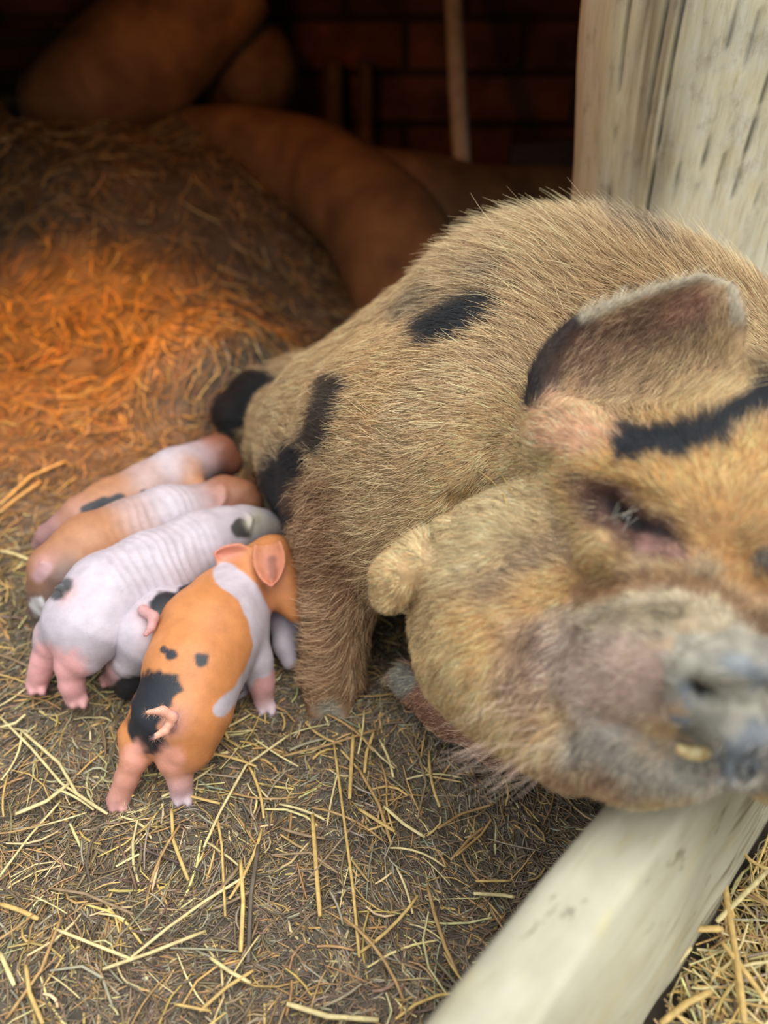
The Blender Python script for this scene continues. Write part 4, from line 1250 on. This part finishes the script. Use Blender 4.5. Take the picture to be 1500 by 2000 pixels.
hero = [
    ([(565, 1435), (480, 1495), (430, 1585), (398, 1655)], .0042, 0, 'long bent pale straw right of the nearest piglet\'s hind feet'),
    ([(652, 1450), (672, 1600), (690, 1740), (702, 1870)], .0040, 1, 'long gently curved straw running down the middle of the pen floor'),
    ([(256, 1870), (330, 1810), (400, 1760), (478, 1712)], .0042, 0, 'upper arm of the pale V of straws low in the pen'),
    ([(200, 1893), (290, 1862), (402, 1818)], .0045, 0, 'lower arm of the pale V of straws low in the pen'),
    ([(105, 1813), (180, 1843), (254, 1872)], .0040, 0, 'pale straw pointing down right into the V of straws'),
    ([(335, 1580), (338, 1640), (345, 1660), (368, 1720)], .0048, 1, 'yellow straw bent below the nearest piglet\'s right hind foot'),
    ([(690, 1435), (686, 1500), (683, 1560)], .0060, 1, 'thick golden straw standing out upright in the middle'),
    ([(730, 1430), (716, 1470), (712, 1510)], .0050, 1, 'short golden straw beside the thick golden one'),
    ([(548, 1478), (640, 1455), (735, 1425)], .0045, 2, 'brown-gold straw crossing level above the golden ones'),
    ([(700, 1500), (740, 1570), (765, 1650)], .0045, 2, 'brown straw slanting right of the golden ones'),
    ([(40, 1425), (115, 1490), (150, 1550), (210, 1590)], .0046, 0, 'long pale straw leading to the nearest piglet\'s left hind foot'),
    ([(0, 1400), (60, 1460), (120, 1530), (200, 1585)], .0040, 0, 'second pale straw leading to the left hind foot'),
    ([(30, 1590), (90, 1565), (135, 1530)], .0062, 0, 'broad pale straw left of the nearest piglet'),
    ([(0, 1710), (60, 1630), (118, 1565)], .0036, 0, 'thin pale straw slanting up from the left edge'),
    ([(0, 1765), (40, 1778), (75, 1795)], .0060, 1, 'thick tan straw at the left edge below the others'),
    ([(50, 1885), (58, 1940), (84, 2000)], .0050, 1, 'tan straw at the lower left corner, nearest the bottom edge'),
    ([(12, 1990), (80, 1895), (120, 1790)], .0042, 2, 'brownish straw slanting up from the lower left corner'),
    ([(0, 1860), (15, 1895), (28, 1925)], .0050, 0, 'short pale straw by the left edge near the bottom'),
    ([(100, 1735), (165, 1745), (260, 1785)], .0040, 3, 'brown straw lying level left of the muddy patch'),
    ([(425, 1600), (433, 1650), (440, 1790)], .0036, 1, 'thin upright-lying straw in the lower middle'),
    ([(470, 1680), (475, 1760), (470, 1860)], .0056, 1, 'broad golden straw in the lower middle bundle'),
    ([(505, 1650), (490, 1750), (485, 1880)], .0064, 5, 'dark flat stem in the lower middle bundle'),
    ([(530, 1670), (605, 1665), (660, 1705)], .0034, 3, 'thin brown stem right of the lower middle bundle'),
    ([(610, 1590), (618, 1700), (625, 1790)], .0062, 1, 'broad golden straw right of the lower middle bundle'),
    ([(560, 1960), (640, 1985), (740, 1992)], .0062, 0, 'thick pale straw lying level along the bottom edge'),
    ([(410, 1870), (450, 1898), (490, 1920)], .0046, 0, 'short pale straw low in the middle pointing down right'),
    ([(390, 1975), (440, 1930), (495, 1895)], .0046, 1, 'tan straw low in the middle pointing up right'),
    ([(600, 1700), (625, 1715), (600, 1720), (700, 1600)], .0030, 3, None),
    ([(835, 1730), (850, 1790), (870, 1850), (895, 1905)], .0050, 2, 'brown straw running down just left of the rail'),
    ([(925, 1745), (980, 1748), (1005, 1752)], .0050, 0, 'short pale straw close to the rail\'s inner edge'),
    ([(890, 1672), (940, 1630), (950, 1615), (960, 1600)], .0036, 2, None),
    ([(880, 1680), (915, 1640), (945, 1615)], .0040, 2, 'brown straw under the sow\'s chin slanting up right'),
    ([(750, 1575), (790, 1610), (830, 1635)], .0050, 0, 'pale straw on the dark ground below the sow\'s cheek'),
    ([(855, 1618), (900, 1590), (965, 1570)], .0042, 2, None),
    ([(790, 1430), (820, 1480), (832, 1530), (815, 1600)], .0035, 3, 'curved brown stem below the sow\'s folded leg'),
    ([(80, 940), (30, 975), (0, 1000)], .009, 1, None), ([(130, 900), (60, 930), (0, 985)], .008, 1, None),
    ([(0, 1075), (30, 1082), (62, 1095)], .0075, 0, 'short pale straw at the left edge level with the white piglet'),
    ([(0, 1420), (30, 1412), (50, 1395)], .0050, 0, None),
]
for h_ in hero: floor_straw(h_[0], h_[1], h_[2], h_[3])
hero_out = [
    ([(1410, 1680), (1420, 1760), (1432, 1830), (1445, 1920), (1455, 2000)], .0075, 1, 'long thick tan straw standing out on the outside heap'),
    ([(1328, 1812), (1370, 1814), (1412, 1814)], .0080, 1, 'cut thick golden straw pointing at the rail outside'),
    ([(1270, 1940), (1315, 1890), (1350, 1850)], .0050, 0, 'thin pale straw leaning on the foot of the rail'),
    ([(1500, 1700), (1440, 1760), (1400, 1800)], .0060, 0, 'pale straw slanting from the right edge outside'),
    ([(1500, 1960), (1450, 1890), (1410, 1840)], .0065, 1, 'tan straw slanting down to the right edge outside'),
    ([(1290, 2000), (1340, 1960), (1390, 1935)], .0070, 1, 'tan straw at the bottom edge outside'),
    ([(1430, 1640), (1465, 1680), (1500, 1700)], .0050, 1, 'straw high on the outside heap by the rail'),
]
for h_ in hero_out: floor_straw(h_[0], h_[1], h_[2], h_[3], 'thick stalks on the outside heap', z=.03, outside=True)
for pix, lab in (([(962, 908), (985, 935), (1000, 958)], 'short gold straw lying on the sow\'s cheek'), ([(935, 920), (960, 938), (985, 968), (990, 985)], 'thin bent straw lying on the sow\'s cheek'),
                 ([(652, 718), (636, 742), (622, 752)], 'bit of straw caught in the sow\'s flank hair')):
    pts = []
    for q_ in pix:
        p_ = hit(*q_, bvh1); pts.append(p_ + (ORG - p_) / np.linalg.norm(ORG - p_) * .011)
    one_straw(pts, .0016, PAL[1], lab, None)
# further single stalks, copied from a few kinds
def scatter(n, protos, place, label, group):
    for i in range(n):
        src = protos[i % len(protos)]
        o = src.copy() if i >= len(protos) else src
        if i >= len(protos): COL.objects.link(o)
        (x, y, z), a, t, s = place()
        o.location = (x, y, z); o.rotation_euler = (t, random.uniform(-.1, .1), a); o.scale = (s, s, 1)
        tag(o, label, 'straw', group)
def proto(L, w, ci, bend):
    pts = [(L * t, bend * (t * t * 4 - .5) * L, 0) for t in np.linspace(-.5, .5, 6)]
    return one_straw(pts, w, np.clip(PAL[ci] * 1.05, 0, .85), 'x', 'x')
def place_in():
    (x, y), = inpen(1, .25, 1.18)
    a = float(noise(np.array([x, y, 0.]), 4.5, 81)) * 9 + random.gauss(0, .7)
    ex, ey = math.cos(a) * .03, math.sin(a) * .03
    z = max(float(gh(x, y)), float(gh(x + ex, y + ey)), float(gh(x - ex, y - ey))) + random.uniform(.006, .013)
    return (x, y, z), a, random.uniform(-.08, .08), random.uniform(.7, 1.3)
def place_out():
    t = random.uniform(-.05, .85); s_ = random.uniform(.10, .42)
    q = R0 + RD * t + RN * s_
    return (q[0], q[1], random.uniform(.05, .075)), random.uniform(0, 6.28), random.uniform(-.15, .15), random.uniform(.7, 1.2)
scatter(170, [proto(*a) for a in ((.06, .0032, 0, .04), (.08, .0036, 1, -.05), (.07, .0028, 0, .10), (.05, .0042, 1, .0), (.09, .003, 2, .08), (.06, .0045, 3, -.03), (.07, .0024, 0, .02), (.045, .0034, 6, .05))],
        place_in, 'loose straw stalk scattered on the muddy pen floor', 'loose stalks on the pen floor')
scatter(80, [proto(*a) for a in ((.10, .0045, 0, .02), (.12, .0040, 1, -.03), (.08, .0052, 1, .0), (.13, .0036, 0, .05), (.09, .005, 2, .02))],
        place_out, 'bright straw stalk on the heap outside the rail', 'stalks heaped outside the rail')
